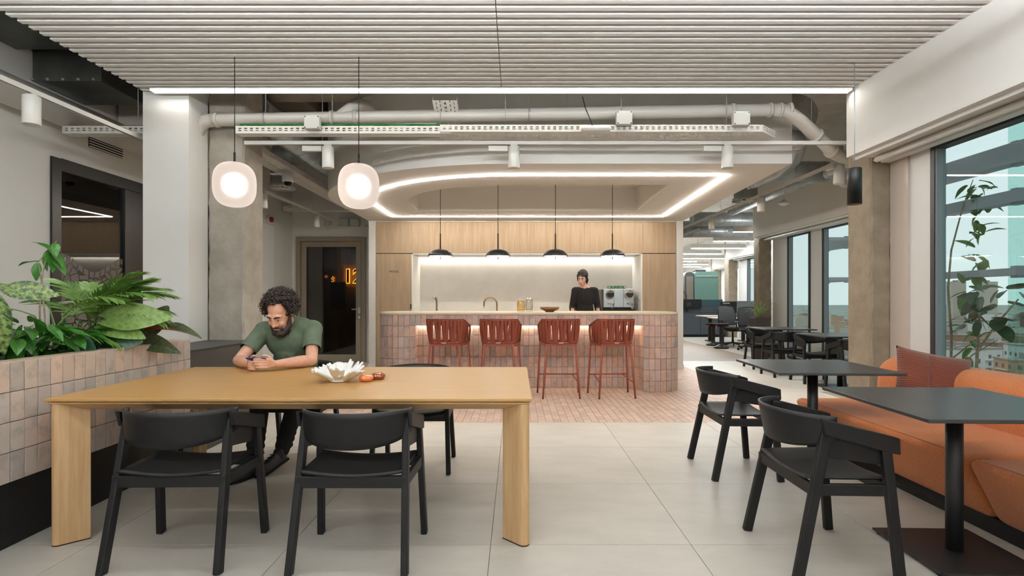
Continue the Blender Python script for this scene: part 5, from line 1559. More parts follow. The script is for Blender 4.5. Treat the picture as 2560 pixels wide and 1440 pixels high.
def veinmat(name, c1, c2, vein, rough=.35, wscale=26, back=None, edge=0, vs=.3):
    m, nt, b = newmat(name); N = nt.nodes; Lk = nt.links
    tc = N.new('ShaderNodeTexCoord'); sp_ = N.new('ShaderNodeSeparateXYZ'); Lk.new(tc.outputs['Object'], sp_.inputs[0])
    ab = N.new('ShaderNodeMath'); ab.operation = 'ABSOLUTE'; Lk.new(sp_.outputs[0], ab.inputs[0])
    # side veins: wave of (y - |x|)
    sb = N.new('ShaderNodeMath'); sb.operation = 'SUBTRACT'; Lk.new(sp_.outputs[1], sb.inputs[0]); Lk.new(ab.outputs[0], sb.inputs[1])
    ml = N.new('ShaderNodeMath'); ml.operation = 'MULTIPLY'; ml.inputs[1].default_value = wscale*6; Lk.new(sb.outputs[0], ml.inputs[0])
    sn = N.new('ShaderNodeMath'); sn.operation = 'SINE'; Lk.new(ml.outputs[0], sn.inputs[0])
    nz = N.new('ShaderNodeTexNoise'); nz.inputs['Scale'].default_value = 14; nz.inputs['Detail'].default_value = 4; Lk.new(tc.outputs['Object'], nz.inputs['Vector'])
    ra = N.new('ShaderNodeValToRGB'); ra.color_ramp.elements[0].color = (*lin(c1),1); ra.color_ramp.elements[1].color = (*lin(c2),1)
    ra.color_ramp.elements[0].position = .35; ra.color_ramp.elements[1].position = .68
    if edge:
        e1 = N.new('ShaderNodeMath'); e1.operation = 'MULTIPLY_ADD'; e1.inputs[1].default_value = -edge; Lk.new(ab.outputs[0], e1.inputs[0]); Lk.new(nz.outputs[0], e1.inputs[2]); Lk.new(e1.outputs[0], ra.inputs[0])
    else: Lk.new(nz.outputs[0], ra.inputs[0])
    gt = N.new('ShaderNodeMath'); gt.operation = 'GREATER_THAN'; gt.inputs[1].default_value = .93; Lk.new(sn.outputs[0], gt.inputs[0])
    lt = N.new('ShaderNodeMath'); lt.operation = 'LESS_THAN'; lt.inputs[1].default_value = .0022; Lk.new(ab.outputs[0], lt.inputs[0])
    mxm = N.new('ShaderNodeMath'); mxm.operation = 'MAXIMUM'; Lk.new(gt.outputs[0], mxm.inputs[0]); Lk.new(lt.outputs[0], mxm.inputs[1])
    hf = N.new('ShaderNodeMath'); hf.operation = 'MULTIPLY'; hf.inputs[1].default_value = vs; Lk.new(mxm.outputs[0], hf.inputs[0])
    mx = N.new('ShaderNodeMixRGB'); mx.inputs['Color2'].default_value = (*lin(vein),1); Lk.new(hf.outputs[0], mx.inputs['Fac']); Lk.new(ra.outputs[0], mx.inputs['Color1'])
    last = mx
    if back is not None:
        ge = N.new('ShaderNodeNewGeometry'); m2 = N.new('ShaderNodeMixRGB'); m2.inputs['Color2'].default_value = (*lin(back),1)
        Lk.new(ge.outputs['Backfacing'], m2.inputs['Fac']); Lk.new(mx.outputs[0], m2.inputs['Color1']); last = m2
    Lk.new(last.outputs[0], b.inputs['Base Color']); b.inputs['Roughness'].default_value = rough
    tl = N.new('ShaderNodeBsdfTranslucent'); Lk.new(last.outputs[0], tl.inputs[0])
    ms = N.new('ShaderNodeMixShader'); ms.inputs[0].default_value = .22; Lk.new(b.outputs[0], ms.inputs[1]); Lk.new(tl.outputs[0], ms.inputs[2])
    Lk.new(ms.outputs[0], nt.nodes['Material Output'].inputs[0])
    return m
L_gl = veinmat('glossy_green_leaf', (44,94,32), (66,128,44), (108,160,72), .28, 10)
L_palm = veinmat('palm_leaf', (70,112,42), (120,156,70), (150,180,96), .45, 4)
L_phil = veinmat('light_philodendron_leaf', (112,146,70), (146,178,96), (176,200,130), .4, 9)
L_imp = veinmat('bronze_green_leaf', (62,74,48), (82,92,62), (128,136,100), .35, 10, back=(140,66,34))
L_dk = veinmat('dark_green_leaf', (28,66,44), (42,84,56), (90,128,92), .3, 8)
L_dief = veinmat('variegated_leaf', (36,72,40), (170,190,110), (190,204,140), .35, 5, edge=.5)
M_stem = mat('grey_cane', (150,138,112), .7, 0, (110,98,76), 60)
M_gstem = mat('green_stem', (86,112,56), .55)
SOIL = .885
# parlour palm: each frond one part
def frond(L, n, ll, rnd):
    """returns mesh-builder of a feather leaf arching along +y"""
    mb = MB(); pts = []
    for k in range(13):
        v = k/12; pts.append(Vector((.0, L*v*(1-.12*v), L*(.32*v-.55*v*v))))
    mb.tube(pts, [.0042*(1-.75*k/12) for k in range(13)], 5)
    for k in range(n):
        v = .22+.78*k/(n-1); i = min(11,int(v*12)); p = pts[i].lerp(pts[i+1], v*12-i)
        tg = (pts[min(12,i+1)]-pts[i]).normalized()
        for s in (-1,1):
            lf_ = ll*(.55+.9*math.sin(PI*min(1,.15+v*.8)))*.75*rnd.uniform(.85,1.1)
            d = (tg*(.55+.5*v)+Vector((s*(1.0-.45*v),0,rnd.uniform(-.05,.2)))).normalized(); w = .0095*rnd.uniform(.75,1.2)
            sd = d.cross(Vector((0,0,1))).normalized()
            q = []
            for j in range(5):
                t = j/4; c = p+d*lf_*t+Vector((0,0,-.35*lf_*t*t)); ww = w*math.sin(PI*min(1,.12+t*.86))
                q += [c-sd*ww, c+Vector((0,0,-.25*ww)), c+sd*ww]
            mb.add(q, [(j*3+a,j*3+a+1,j*3+a+4,j*3+a+3) for j in range(4) for a in (0,1)], True)
    return mb
rp = random.Random(12)
def palm(label, x, y, fronds, seed):
    rnd = random.Random(seed); t = thing('parlour_palm', label, 'plant', (x,y,SOIL))
    for (az, el, h, L) in fronds:
        mb = frond(L, 12, .15, rnd); me = mb.mesh('frond', None, False); me.materials.append(L_palm)
        base = Vector((x+rnd.uniform(-.04,.04), y+rnd.uniform(-.04,.04), SOIL-.02))
        top = Vector((base.x+.25*h*math.sin(R(az)), base.y+.25*h*math.cos(R(az)), SOIL+h))
        MB().tube([base, base.lerp(top,.5)+Vector((0,0,.03)), top], [.006,.005,.004], 6).build('stalk', M_gstem, t)
        d = Vector((math.sin(R(az))*math.cos(R(el)), math.cos(R(az))*math.cos(R(el)), math.sin(R(el))))
        inst('frond', me, t, top, orient(d))
rp = random.Random(12)
F1 = [(rp.uniform(-10,115),rp.uniform(30,80),rp.uniform(.14,.34),rp.uniform(.26,.42)) for _ in range(12)]+[(95,28,.30,.42),(75,40,.28,.40),(110,40,.26,.34),(60,20,.20,.40),(85,12,.24,.42),(100,60,.30,.36),(30,45,.24,.38),(-60,35,.22,.38),(-100,45,.2,.34),(80,65,.24,.36),(-80,60,.26,.36),(-40,70,.2,.36)]
palm('bushy parlour palm in the middle of the planter, before the dark glazing', -2.80, 3.58, F1, 3)
palm('parlour palm with thin outspread fronds nearer the camera, before the white side wall', -2.85, 3.32, [(-95,25,.34,.52),(-70,35,.30,.46),(-110,12,.26,.46),(60,38,.2,.4),(95,30,.26,.42),(0,30,.2,.4),(70,10,.12,.36)], 5)
# glossy bush: each leaf a part
def bush(label, x, y, n, rx, ry, z0, z1, L, seed, me, tall=0, stems=7, name='glossy_shrub'):
    rnd = random.Random(seed); t = thing(name, label, 'plant', (x,y,SOIL))
    st = MB()
    for k in range(stems):
        bx, by = x+rnd.uniform(-.05,.05), y+rnd.uniform(-.06,.06)
        tx, ty = x+rnd.uniform(-rx,rx)*.8, y+rnd.uniform(-ry,ry)*.8
        st.tube([(bx,by,SOIL-.02),((bx+tx)/2,(by+ty)/2,SOIL+.12),(tx,ty,rnd.uniform(z0,z1))], [.006,.005,.003], 6)
    st.build('stems', M_stem, t)
    for k in range(n):
        a = rnd.uniform(0,2*PI); rr = rnd.random()**.5
        p = Vector((x+rx*rr*math.cos(a), y+ry*rr*math.sin(a), z0+(z1-z0)*rnd.random()*(1-.35*rr)))
        if p.z < 1.02: p.x = min(p.x, -2.735)
        d = Vector((math.cos(a)*(.4+rr)+(.5 if p.z > 1.0 else .1), math.sin(a)*(.4+rr)-.35, rnd.uniform(-.9,.55)))
        s = L*rnd.uniform(.7,1.15)
        inst('leaf', me, t, p, orient(d, rnd.uniform(-.5,.5)), (s,s,s))
    return t
me_gl = leaf_mesh('leaf', 1, .46, L_gl, 'oval', .28, .28)
bush('glossy green shrub hanging over the planter edge nearest the camera', -2.71, 2.99, 120, .13,.20, .89,1.20, .130, 21, me_gl)
bush('second glossy green shrub along the planter, left of the big pale leaf', -2.69, 3.27, 84, .11,.18, .89,1.12, .125, 22, me_gl)
bush('low glossy green shrub deep in the planter at its near end', -2.85, 2.5, 50, .22,.3, .9,1.12, .125, 24, me_gl)
tw = thing('tall_twig_plant', 'tall thin cane with a few drooping leaves standing above the planter greenery', 'plant', (-2.80,3.2,SOIL))
tip = Vector((-2.835,3.28,1.55))
MB().tube([(-2.82,3.2,SOIL-.02),(-2.84,3.22,1.2),(-2.845,3.25,1.42),tip,(-2.79,3.28,1.605)],[.005,.0045,.004,.003,.002],7).tube([(-2.80,3.21,SOIL-.02),(-2.81,3.22,1.15),(-2.86,3.25,1.40),(-2.885,3.26,1.475),tip],[.005,.0045,.0035,.0025,.002],7).build('canes', M_stem, tw)
for p, d, s in (((-2.885,3.26,1.475),(-1,0,.08),.125),((-2.885,3.26,1.47),(.05,-.3,-1),.11),(tip,(-.8,.1,.62),.13),(tip,(-.1,-.3,-.9),.13),(tip,(.75,-.1,-.5),.15),(tip+Vector((.01,0,-.05)),(.85,-.1,-.55),.14),(tip,(.55,-.3,-.8),.15),((-2.80,3.28,1.59),(.5,-.5,-.6),.10)):
    inst('leaf', me_gl, tw, p, orient(d, random.uniform(-.3,.3)), (s,s,s))
def bigleaf(t, me, base, joint, d, s, roll=0, stem=M_gstem, up=(0,0,1)):
    j = Vector(joint); b = Vector(base)
    MB().tube([b, b.lerp(j,.5)+Vector((0,0,.03)), j], [.007,.006,.0045], 7).build('stalk', stem, t)
    return inst('leaf', me, t, j, orient(d, roll, up), (s,s,s))
ph_ = thing('pale_philodendron', 'philodendron with one big pale green leaf reaching over the planter', 'plant', (-2.75,3.35,SOIL))
me_ph = leaf_mesh('leaf', 1, .52, L_phil, 'oval', .18, .30, 10, 16, heart=.12)
bigleaf(ph_, me_ph, (-2.72,3.40,SOIL-.01), (-2.62,3.45,1.125), (.93,.05,.10), .36, R(28), up=(.1,-.65,.75))
bigleaf(ph_, me_ph, (-2.74,3.42,SOIL-.01), (-2.66,3.46,1.085), (.75,-.1,-.10), .28, R(20), up=(.1,-.5,.85))
dk = thing('dark_philodendron', 'philodendron with broad dark green leaves lying low over the mulch', 'plant', (-2.7,3.2,SOIL))
me_dk = leaf_mesh('leaf', 1, .5, L_dk, 'paddle', .12, .12, 8, 12)
bigleaf(dk, me_dk, (-2.80,3.40,SOIL-.01), (-2.66,3.42,.985), (.92,.15,.0), .26, R(25), up=(0,-.75,.65))
bigleaf(dk, me_dk, (-2.76,3.30,SOIL-.01), (-2.64,3.24,1.03), (.6,-.2,-.65), .22, R(10), up=(.4,-.7,.6))
bigleaf(dk, me_dk, (-2.76,3.28,SOIL-.01), (-2.68,3.18,1.05), (.3,-.4,.25), .2, R(10), up=(.2,-.7,.6))
im = thing('bronze_philodendron', 'philodendron with folded bronze green leaves at the far end of the planter', 'plant', (-2.72,3.82,SOIL))
me_im = leaf_mesh('leaf', 1, .42, L_imp, 'oval', .55, .32, 8, 14)
me_im2 = leaf_mesh('leaf', 1, .55, L_imp, 'paddle', .3, .15, 8, 14)
bs = (-2.72,3.80,SOIL-.01)
bigleaf(im, me_im2, bs, (-2.63,3.82,1.0), (.55,.1,.75), .25, R(20), up=(.3,-.8,.4))
bigleaf(im, me_im, bs, (-2.58,3.78,1.03), (.95,.0,.15), .37, R(-12), up=(0,-.35,.95))
bigleaf(im, me_im, bs, (-2.62,3.74,.985), (-.3,-.2,.0), .16, R(150), up=(0,-.5,.8))
bigleaf(im, me_im, bs, (-2.60,3.72,.965), (.85,-.25,-.12), .30, R(24), up=(.05,-.6,.8))
mb = MB(); rs_ = random.Random(6)
for k in range(14):
    a = rs_.uniform(0,2*PI); mb.tube([(-2.76+.02*math.cos(a),3.80,SOIL-.02),(-2.76+.08*math.cos(a),3.80+.05*math.sin(a),SOIL+.08),(-2.76+.14*math.cos(a),3.8+.1*math.sin(a),SOIL+rs_.uniform(.1,.18))],[.004,.0035,.001],5)
mb.build('shoots', M_gstem, im)
df = thing('dieffenbachia', 'dieffenbachia with broad cream-marbled leaves at the near end of the planter', 'plant', (-2.85,2.5,SOIL))
me_df = leaf_mesh('leaf', 1, .48, L_dief, 'oval', .15, .3, 10, 14)
MB().tube([(-2.80,2.72,SOIL-.02),(-2.78,2.74,1.05),(-2.72,2.78,1.26)],[.014,.012,.009],8).build('cane', M_gstem, df)
bigleaf(df, me_df, (-2.72,2.78,1.24), (-2.66,2.80,1.30), (.75,.15,.0), .23, R(15), up=(0,-.75,.65))
bigleaf(df, me_df, (-2.72,2.78,1.22), (-2.64,2.74,1.27), (.15,-.2,-.85), .30, R(5), up=(.3,-.85,.3))
bigleaf(df, me_df, (-2.72,2.78,1.25), (-2.68,2.76,1.33), (-.4,-.2,.6), .25, 0, up=(.3,-.85,.3))

# ------------------------------------------------------------------ coral bowl
co = thing('coral_bowl', 'white coral shaped bowl with finger-like branches on the oak table', 'ornament', (-1.074,3.28,.75))
cb = MB(); rc = random.Random(9); C0 = Vector((-1.074,3.285,.757))
cb.lathe([(.001,-.006),(.055,-.006),(.062,.0),(.055,.012),(.001,.02)],24,tuple(C0))
for k in range(15):
    a = 2*PI*k/15+rc.uniform(-.12,.12)
    out = Vector((math.cos(a),math.sin(a)*.85,0)); sd = Vector((-math.sin(a),math.cos(a),0))
    rise = .62+.35*max(0,math.sin(a)) + (.15 if abs(math.cos(a)) < .5 else -.12); L = rc.uniform(.115,.14)
    d = (out+Vector((0,0,rise))).normalized(); b = C0+out*.038
    mid = b+d*L*.5
    for f in (-1,0,1): cap(cb, b, mid+sd*.012*f, .013, .010, 8)
    for j in range(rc.choice((3,4,4))):
        f = (j-1.5)*.016; tip = mid+sd*f+d*L*rc.uniform(.36,.55)+Vector((0,0,rc.uniform(-.004,.012)))
        cap(cb, mid+sd*f*.6, tip, .0105, .0075, 8)
    if k % 2: cap(cb, b+d*.03, b+d*.05+out*.02+sd*rc.uniform(-.03,.03), .008, .006, 8)
fuse('coral', cb, .0036, M_coral, co, 2)
# ------------------------------------------------------------------ office beyond the bar
def ofc(label, loc, rz):
    t = thing('office_chair', label, 'office chair', (0,0,0), local=True)
    m = M_blackmetal
    for k in range(5):
        a = 2*PI*k/5+.3; c, s = math.cos(a), math.sin(a)
        l = MB().beam((0,0,.11),(c*.30,s*.30,.075),.045,.035,(0,0,1),.03,.025).build('base_spoke', m, t)
        MB().cyl((c*.30-s*.012,s*.30+c*.012,.03),(c*.30+s*.012,s*.30-c*.012,.03),.03,None,14).build('caster', m, l)
    MB().cyl((0,0,.09),(0,0,.42),.03,.022,14).build('gas_lift', m, t)
    MB().rbox((-.14,-.14,.40),(.14,.14,.45),.02).build('mechanism', m, t)
    MB().rbox((-.25,-.24,.45),(.25,.25,.52),.03).build('seat', M_blk, t)
    def bk(u, v):
        a = 2*u-1; w = .24*(.80+.25*math.sin(PI*(.25+.6*v)))
        return (a*w, -.25-.05*(1-a*a)-.10*v+.03*math.sin(PI*v), .56+.50*v-.03*a*a*v)
    MB().grid(bk, 12, 10).build('mesh_back', mat('chair_mesh',(70,72,75),.8) if 'chair_mesh' not in MATS else MATS['chair_mesh'], t, solid=.012)
    rim = [bk(0,k/10) for k in range(11)]+[bk(k/12,1) for k in range(1,13)]+[bk(1,1-k/10) for k in range(1,11)]+[bk(1-k/12,0) for k in range(1,12)]
    MB().tube(rim,.013,8,closed=True).build('back_frame', m, t)
    MB().beam((0,-.12,.42),(0,-.30,.62),.05,.03,(0,1,0)).build('back_stem', m, t)
    for s in (-1,1):
        MB().tube([(s*.26,0,.46),(s*.31,0,.52),(s*.31,-.02,.68)],.016,8).rbox((s*.31-.04,-.12,.68),(s*.31+.04,.13,.705),.01).build('armrest', m, t)
    t.location = loc; t.rotation_euler = (0,0,rz)
ofc('black mesh office chair nearest the concrete column, by the spider plant', (5.75,13.25,0), R(165))
ofc('grey backed office chair behind the desk with its back to the storage', (5.72,14.25,0), R(190))
def stool2(label, x, y, h):
    t = thing('wobble_stool', label, 'stool', (x,y,0), group='black wobble stools by the desks')
    MB().lathe([(.001,0),(.16,.0),(.19,.02),(.185,.035),(.12,.07),(.06,.10),(.05,.13),(.05,h-.1),(.07,h-.07),(.001,h-.06)],28,(x,y,0)).build('base', M_blackmetal, t)
    MB().lathe([(.001,h-.075),(.12,h-.07),(.185,h-.035),(.19,h-.005),(.17,h),(.001,h-.012)],28,(x,y,0)).build('seat', M_blk, t)
    MB().strap([(x-.16,y-.10,h-.03),(x-.18,y-.12,h-.08),(x-.19,y-.12,h-.13)],[Vector((0,-1,0))]*3,.02,.003).build('red_pull_tab', mat('magenta_tab',(190,50,80),.6) if 'magenta_tab' not in MATS else MATS['magenta_tab'], t)
stool2('black wobble stool nearest the walkway before the desks', 5.23,13.75,.63)
stool2('black wobble stool just behind the first one before the desks', 5.33,14.6,.60)
def desk(label, x0, x1, y0, y1, h):
    t = thing('standing_desk', label, 'desk', ((x0+x1)/2,(y0+y1)/2,0))
    MB().rbox((x0,y0,h-.028),(x1,y1,h),.004).build('desktop', mat('pale_desktop',(214,198,176),.45) if 'pale_desktop' not in MATS else MATS['pale_desktop'], t)
    for xx in (x0+.30,x1-.3):
        MB().rbox((xx-.045,(y0+y1)/2-.04,.03),(xx+.045,(y0+y1)/2+.04,h-.03),.004).build('leg', M_blackmetal, t)
        MB().rbox((xx-.04,y0+.05,0),(xx+.04,y1-.05,.03),.004).build('foot', M_blackmetal, t)
    MB().box((x0+.2,(y0+y1)/2-.05,h-.09),(x1-.2,(y0+y1)/2+.05,h-.028)).build('beam', M_blackmetal, t)
desk('pale topped standing desk nearest us in the office', 5.47,6.8,14.75,15.5,.735)
desk('pale topped standing desk right behind the first one', 5.42,7.0,15.56,16.3,.765)
def monitor(label, x, y, z, w, h, brand=None, rz=0):
    t = thing('monitor', label, 'monitor', (x,y,z))
    MB().rbox((x-w/2,y-.02,z+.12),(x+w/2,y+.02,z+.12+h),.008).build('screen_back', M_black, t)
    MB().rbox((x-.04,y,z+.01),(x+.04,y+.03,z+.3),.004).rbox((x-.12,y-.09,z),(x+.12,y+.09,z+.012),.003).build('stand', M_blackmetal, t)
    MB().rbox((x-.07,y-.035,z+.18),(x+.07,y-.02,z+.32),.004).build('mount', M_blackmetal, t)
    if brand: text('lettering', brand, .065, (x-w/2+.16,y-.022,z+.12+h-.045), (R(90),0,0), M_white, t)
monitor('black monitor seen from behind on the desk by the office column', 5.98,15.2,.735,.46,.33,'Lenovo')
monitor('wide black monitor seen from behind, before the green booth', 5.72,17.9,.83,.86,.30,'Lenovo')
ss = thing('desk_screen', 'grey felt screen divider on the office desk', 'screen', (6.7,15.53,.74))
MB().rbox((6.05,15.515,.72),(7.2,15.545,1.20),.01).build('panel', M_ofgrey, ss)
# storage with doors and a teal screen
st = thing('storage_cabinet', 'long blue grey storage cabinet across the office end', 'cabinet', (6,18,0))
MB().box((4.7,17.82,.08),(6.9,18.25,.80)).build('carcass', M_ofcab, st)
MB().box((4.7,17.85,0),(6.9,18.2,.08)).build('plinth', M_black, st)
MB().box((4.69,17.79,.80),(6.91,18.27,.83)).build('top', M_dgrey, st)
for k, x in enumerate((4.75,5.5,6.08,6.66)):
    x1 = [5.5,6.08,6.66,6.9][k]
    d = MB().rbox((x+.004,17.795,.10),(x1-.004,17.82,.79),.003).build('door', M_ofcab, st)
    MB().cyl((x1-.05 if k % 2 == 0 else x+.05,17.795,.62),(x1-.05 if k % 2 == 0 else x+.05,17.77,.62),.016,None,12).build('lock', M_chrome, d)
MB().box((4.7,18.0,.83),(6.9,18.24,1.0)).build('planter_box', M_ofcab, st)
MB().rbox((4.82,18.02,1.0),(6.9,18.06,1.24),.01).build('felt_screen', M_offelt, st)
# acoustic phone booth
bo = thing('phone_booth', 'green rounded acoustic phone booth at the office end', 'booth', (6.9,20,0))
def rb(x0,x1,z0,z1,r,n=6):
    P = []
    for cx, cz, a0 in ((x1-r,z1-r,0),(x0+r,z1-r,90)):
        for k in range(n+1): a = R(a0+90*k/n); P.append((cx+r*math.cos(a), cz+r*math.sin(a)))
    return P+[(x0,z0),(x1,z0)]
MB().prism(rb(6.62,7.5,.0,2.28,.12),20.0,21.1,'xz').build('shell', M_booth, bo)
MB().prism(rb(6.26,6.64,.0,2.26,.16),20.05,21.1,'xz').build('side_wall', M_dgrey, bo)
MB().box((6.32,20.03,.2),(6.58,20.06,2.1)).build('glass_door', mat('booth_glass',(110,104,96),.1), bo)
MB().box((6.64,19.99,2.10),(7.49,20.0,2.115)).build('seam', M_walld, bo)
MB().rbox((6.75,20.3,2.28),(7.15,20.7,2.36),.03).build('fan_unit', M_black, bo)
# brown tall planter with spider plant
pb = thing('tall_planter', 'tall square brown planter in front of the office column', 'planter', (5.05,11.2,0))
mb = MB(); mb.hexa([(4.93,11.08,0),(5.17,11.08,0),(5.17,11.32,0),(4.93,11.32,0),(4.90,11.05,.86),(5.20,11.05,.86),(5.20,11.35,.86),(4.90,11.35,.86)]); mb.build('pot', M_pot, pb, bevel=.008)
MB().box((4.89,11.04,.84),(5.21,11.36,.87)).build('rim', M_pot, pb, bevel=.004)
MB().box((4.95,11.1,.86),(5.15,11.3,.875)).build('soil', M_soil, pb)
spd = thing('spider_plant', 'spider plant with arching pale leaves in the tall brown planter', 'plant', (5.05,11.2,.875))
M_spl = mat('spider_leaf', (150,176,96), .5)
rq = random.Random(4)
for k in range(26):
    a = rq.uniform(0,2*PI); L = rq.uniform(.22,.42); up = rq.uniform(.12,.34); mb = MB(); q = []; sd = Vector((-math.sin(a),math.cos(a),0))
    for j in range(7):
        t = j/6; c = Vector((5.05,11.2,.875))+Vector((math.cos(a),math.sin(a),0))*L*t+Vector((0,0,up*math.sin(PI*t*.72)))
        w = .012*math.sin(PI*min(1,.15+.83*t)); q += [c-sd*w, c+Vector((0,0,-w*.4)), c+sd*w]
    mb.add(q, [(j*3+b,j*3+b+1,j*3+b+4,j*3+b+3) for j in range(6) for b in (0,1)], True); mb.build('leaf', M_spl, spd)
tr_ = thing('trailing_plant', 'small green plant peeping out beside the white kitchen end wall', 'plant', (5.35,18.1,1.0))
for k in range(14):
    inst('leaf', me_gl, tr_, (5.33+rq.uniform(-.05,.08),18.05,.98+rq.uniform(-.1,.3)), orient((rq.uniform(-1,1),-.4,rq.uniform(-.8,.6))), (.13,)*3)
ln = thing('lantern', 'small black wire lantern on the storage cabinet', 'lantern', (5.62,18.12,1.24))
for s in (-1,1): MB().tube([(5.62+s*.10,18.1,1.24),(5.62+s*.10,18.1,1.40),(5.62,18.1,1.52)],.01,6).build('wire', M_black, ln)
MB().tube([(5.62+.07*math.cos(a),18.1,1.36+.12*math.sin(a)) for a in [2*PI*k/16 for k in range(16)]],.008,6,closed=True).build('hoop', M_black, ln)
# linear lights over the office
for i, (y, x0, x1) in enumerate(((12.05,4.85,5.75),(14.0,5.12,6.35),(15.9,5.16,6.75),(17.9,3.6,6.8),(19.9,3.6,7.9),(21.5,3.6,7.2),(23.3,3.6,8.3),(25.0,3.6,8.6),(27.0,3.6,8.2),(29.0,3.6,7.6))):
    t = thing('office_light', ['slim LED bar light nearest us over the office, half behind the bulkhead','second LED bar light into the office','third LED bar light into the office','fourth LED bar light into the office','LED bar light before the green booth, fifth into the office','sixth LED bar light into the office','seventh LED bar light into the office','eighth LED bar light deep in the office','ninth LED bar light deep in the office','last LED bar light deep in the office'][i], 'light', ((x0+x1)/2,y,2.8), group='LED bar lights over the office')
    MB().box((x0,y-.03,2.755),(x1,y+.03,2.87)).build('housing', M_whitem, t)
    MB().box((x0+.01,y-.028,2.742),(x1-.01,y+.028,2.755)).build('diffuser', M_ledoff, t)
    for xx in (x0+.2,x1-.2): MB().cyl((xx,y,2.87),(xx,y,4.0),.003,None,6).build('suspension_wire', M_steel, t)

# ------------------------------------------------------------------ lobby room: neon number, screen
ne = thing('neon_number', 'dark number 12 with a glowing yellow outline inside the dim room', 'sign', (-3.77,12.6,1.75))
m_neon = emat('neon_yellow', (255,190,60), 14)
text('glow', '12', .46, (-3.875,12.83,1.78), (R(90),0,0), m_neon, ne, .004, bold=.022)
text('number', '12', .46, (-3.875,12.81,1.78), (R(90),0,0), M_dark, ne, .004, bold=.002)
dm = thing('neon_emblem', 'small yellow zigzag emblem glowing beside the number 12', 'sign', (-4.12,12.15,1.7))
MB().tube([(-4.155,12.15,1.70),(-4.12,12.15,1.76),(-4.085,12.15,1.72),(-4.13,12.15,1.69),(-4.09,12.15,1.665),(-4.12,12.15,1.63),(-4.15,12.15,1.655)],.006,6).build('tube', m_neon, dm)
rsk = thing('door_sticker', 'small red oval sticker on the glazed door', 'sticker', (-3.78,10.753,1.7))
MB().cyl((-3.78,10.754,1.7),(-3.78,10.7525,1.7),.04,None,24).build('disc', mat('red_print',(150,24,24),.4), rsk)
text('lettering', 'Mute', .026, (-3.78,10.7515,1.7), (R(90),0,0), M_white, rsk)
tv = thing('wall_screen', 'dark screen on the wall inside the dim room behind the glazed door', 'screen', (-3.9,12.2,1.4))
MB().rbox((-4.13,12.05,1.03),(-3.81,12.12,1.635),.006).build('display', M_black, tv)

# ------------------------------------------------------------------ outside: terrace steel, plants added in place of glass reflections, city far below
M_ext = mat('grey_painted_steel', (150,156,164), .5)
def exbeam(label, a, b, w, h):
    t = thing('steel_louvre', label, 'beam', ((a[0]+b[0])/2,(a[1]+b[1])/2,a[2]), group='horizontal steel louvres outside the windows')
    MB().beam(a, b, w, h).build('beam', M_ext, t)
    xw, yw = (3.6,2.4) if a[0] < 5 else (5.6,9.88)
    MB().box((xw,yw-.04,a[2]-.03),(a[0],yw+.04,a[2]+.03)).build('wall_arm', M_ext, t)
    for k in range(4):
        f = (k+.5)/4; p = Vector(a).lerp(Vector(b), f); MB().box((p.x-.03,p.y-.03,p.z-h/2-.02),(p.x+.03,p.y+.03,p.z+h/2+.02)).build('bracket', M_ext, t)
for i, (z, h, lab) in enumerate(((2.47,.17,'topmost steel louvre outside the big near window'),(2.11,.10,'second steel louvre from the top outside the big near window'),(1.48,.06,'thin steel rail at mid height outside the big near window'))):
    exbeam(lab, (4.2,-3,z), (4.2,5.6,z), .14, h)
exbeam('grey steel beam across the top outside the second windows', (6.4,8.9,2.35), (6.4,11.4,2.35), .14, .2)
exbeam('thin steel rail outside the second windows at mid height', (6.4,8.9,1.62), (6.4,11.4,1.62), .05, .06)
gf = thing('glass_fin', 'tall green-tinted glass fin standing outside the big near window', 'glass panel', (4.32,3.6,1.5))
MB().box((4.30,2.0,-1),(4.315,4.72,3.2)).build('pane', M_glassg, gf)
tp = thing('reflected_creeper', 'leafy stem outside the near window, standing in for indoor plants reflected in its glass', 'plant', (4.0,4.9,.3))  # solid stand-in for the indoor greenery mirrored in the pane
re_ = random.Random(15)
pts = [(4.02,5.0,.2),(4.0,4.96,.9),(4.0,5.0,1.35),(4.03,5.0,1.7),(4.12,4.98,2.1),(4.2,4.96,2.35)]
st_ = MB().tube(pts,[.012,.011,.009,.008,.006,.003],7)
for k in range(2): st_.tube([(4.0,4.96,.5+.2*k),(4.05+.06*k,4.8-.06*k,.75+.2*k),(4.1+.06*k,4.6-.1*k,.9+.12*k)],[.008,.006,.003],6)
st_.build('stems', M_stem, tp)
for k in range(60):
    z = re_.uniform(.7,2.35); f = (z-.2)/2.15
    inst('leaf', me_gl, tp, (4.02+.18*f+re_.uniform(-.05,.08), 4.95+re_.uniform(-.12,.05), z), orient((re_.uniform(-1,1),re_.uniform(-1,.6),re_.uniform(-.7,.7)), re_.uniform(-.6,.6)), (re_.uniform(.10,.17),)*3)
br = thing('reflected_leaves', 'broad dark green leaves outside the near window, standing in for a reflection of indoor plants', 'plant', (4.0,4.55,.4))  # leaves added behind the glass to act as a plant reflection
MB().tube([(4.03,4.75,.2),(4.02,4.70,.9),(4.01,4.66,1.25)],[.014,.012,.008],7).tube([(4.02,4.70,.8),(4.01,4.5,1.05),(4.0,4.3,1.25)],[.01,.008,.005],7).build('stems', M_stem, br)
for k in range(26):
    y = re_.uniform(4.25,4.85)
    inst('leaf', me_dk, br, (4.01+re_.uniform(-.06,.08), y, re_.uniform(.98,1.34)), orient((re_.uniform(-.6,.6),re_.uniform(-1,1),re_.uniform(-.7,.35)), re_.uniform(-.8,.8)), (re_.uniform(.13,.24),)*3)
GZ = -42
struct('ground_city', MB().box((-200,20,GZ-1),(4000,4000,GZ)), mat('hazy_city_ground',(150,160,152),.9,0,(110,128,112),.02))
rc2 = random.Random(77)
cols = [(196,186,170),(178,168,156),(160,96,74),(206,202,196),(150,120,100),(186,150,120)]
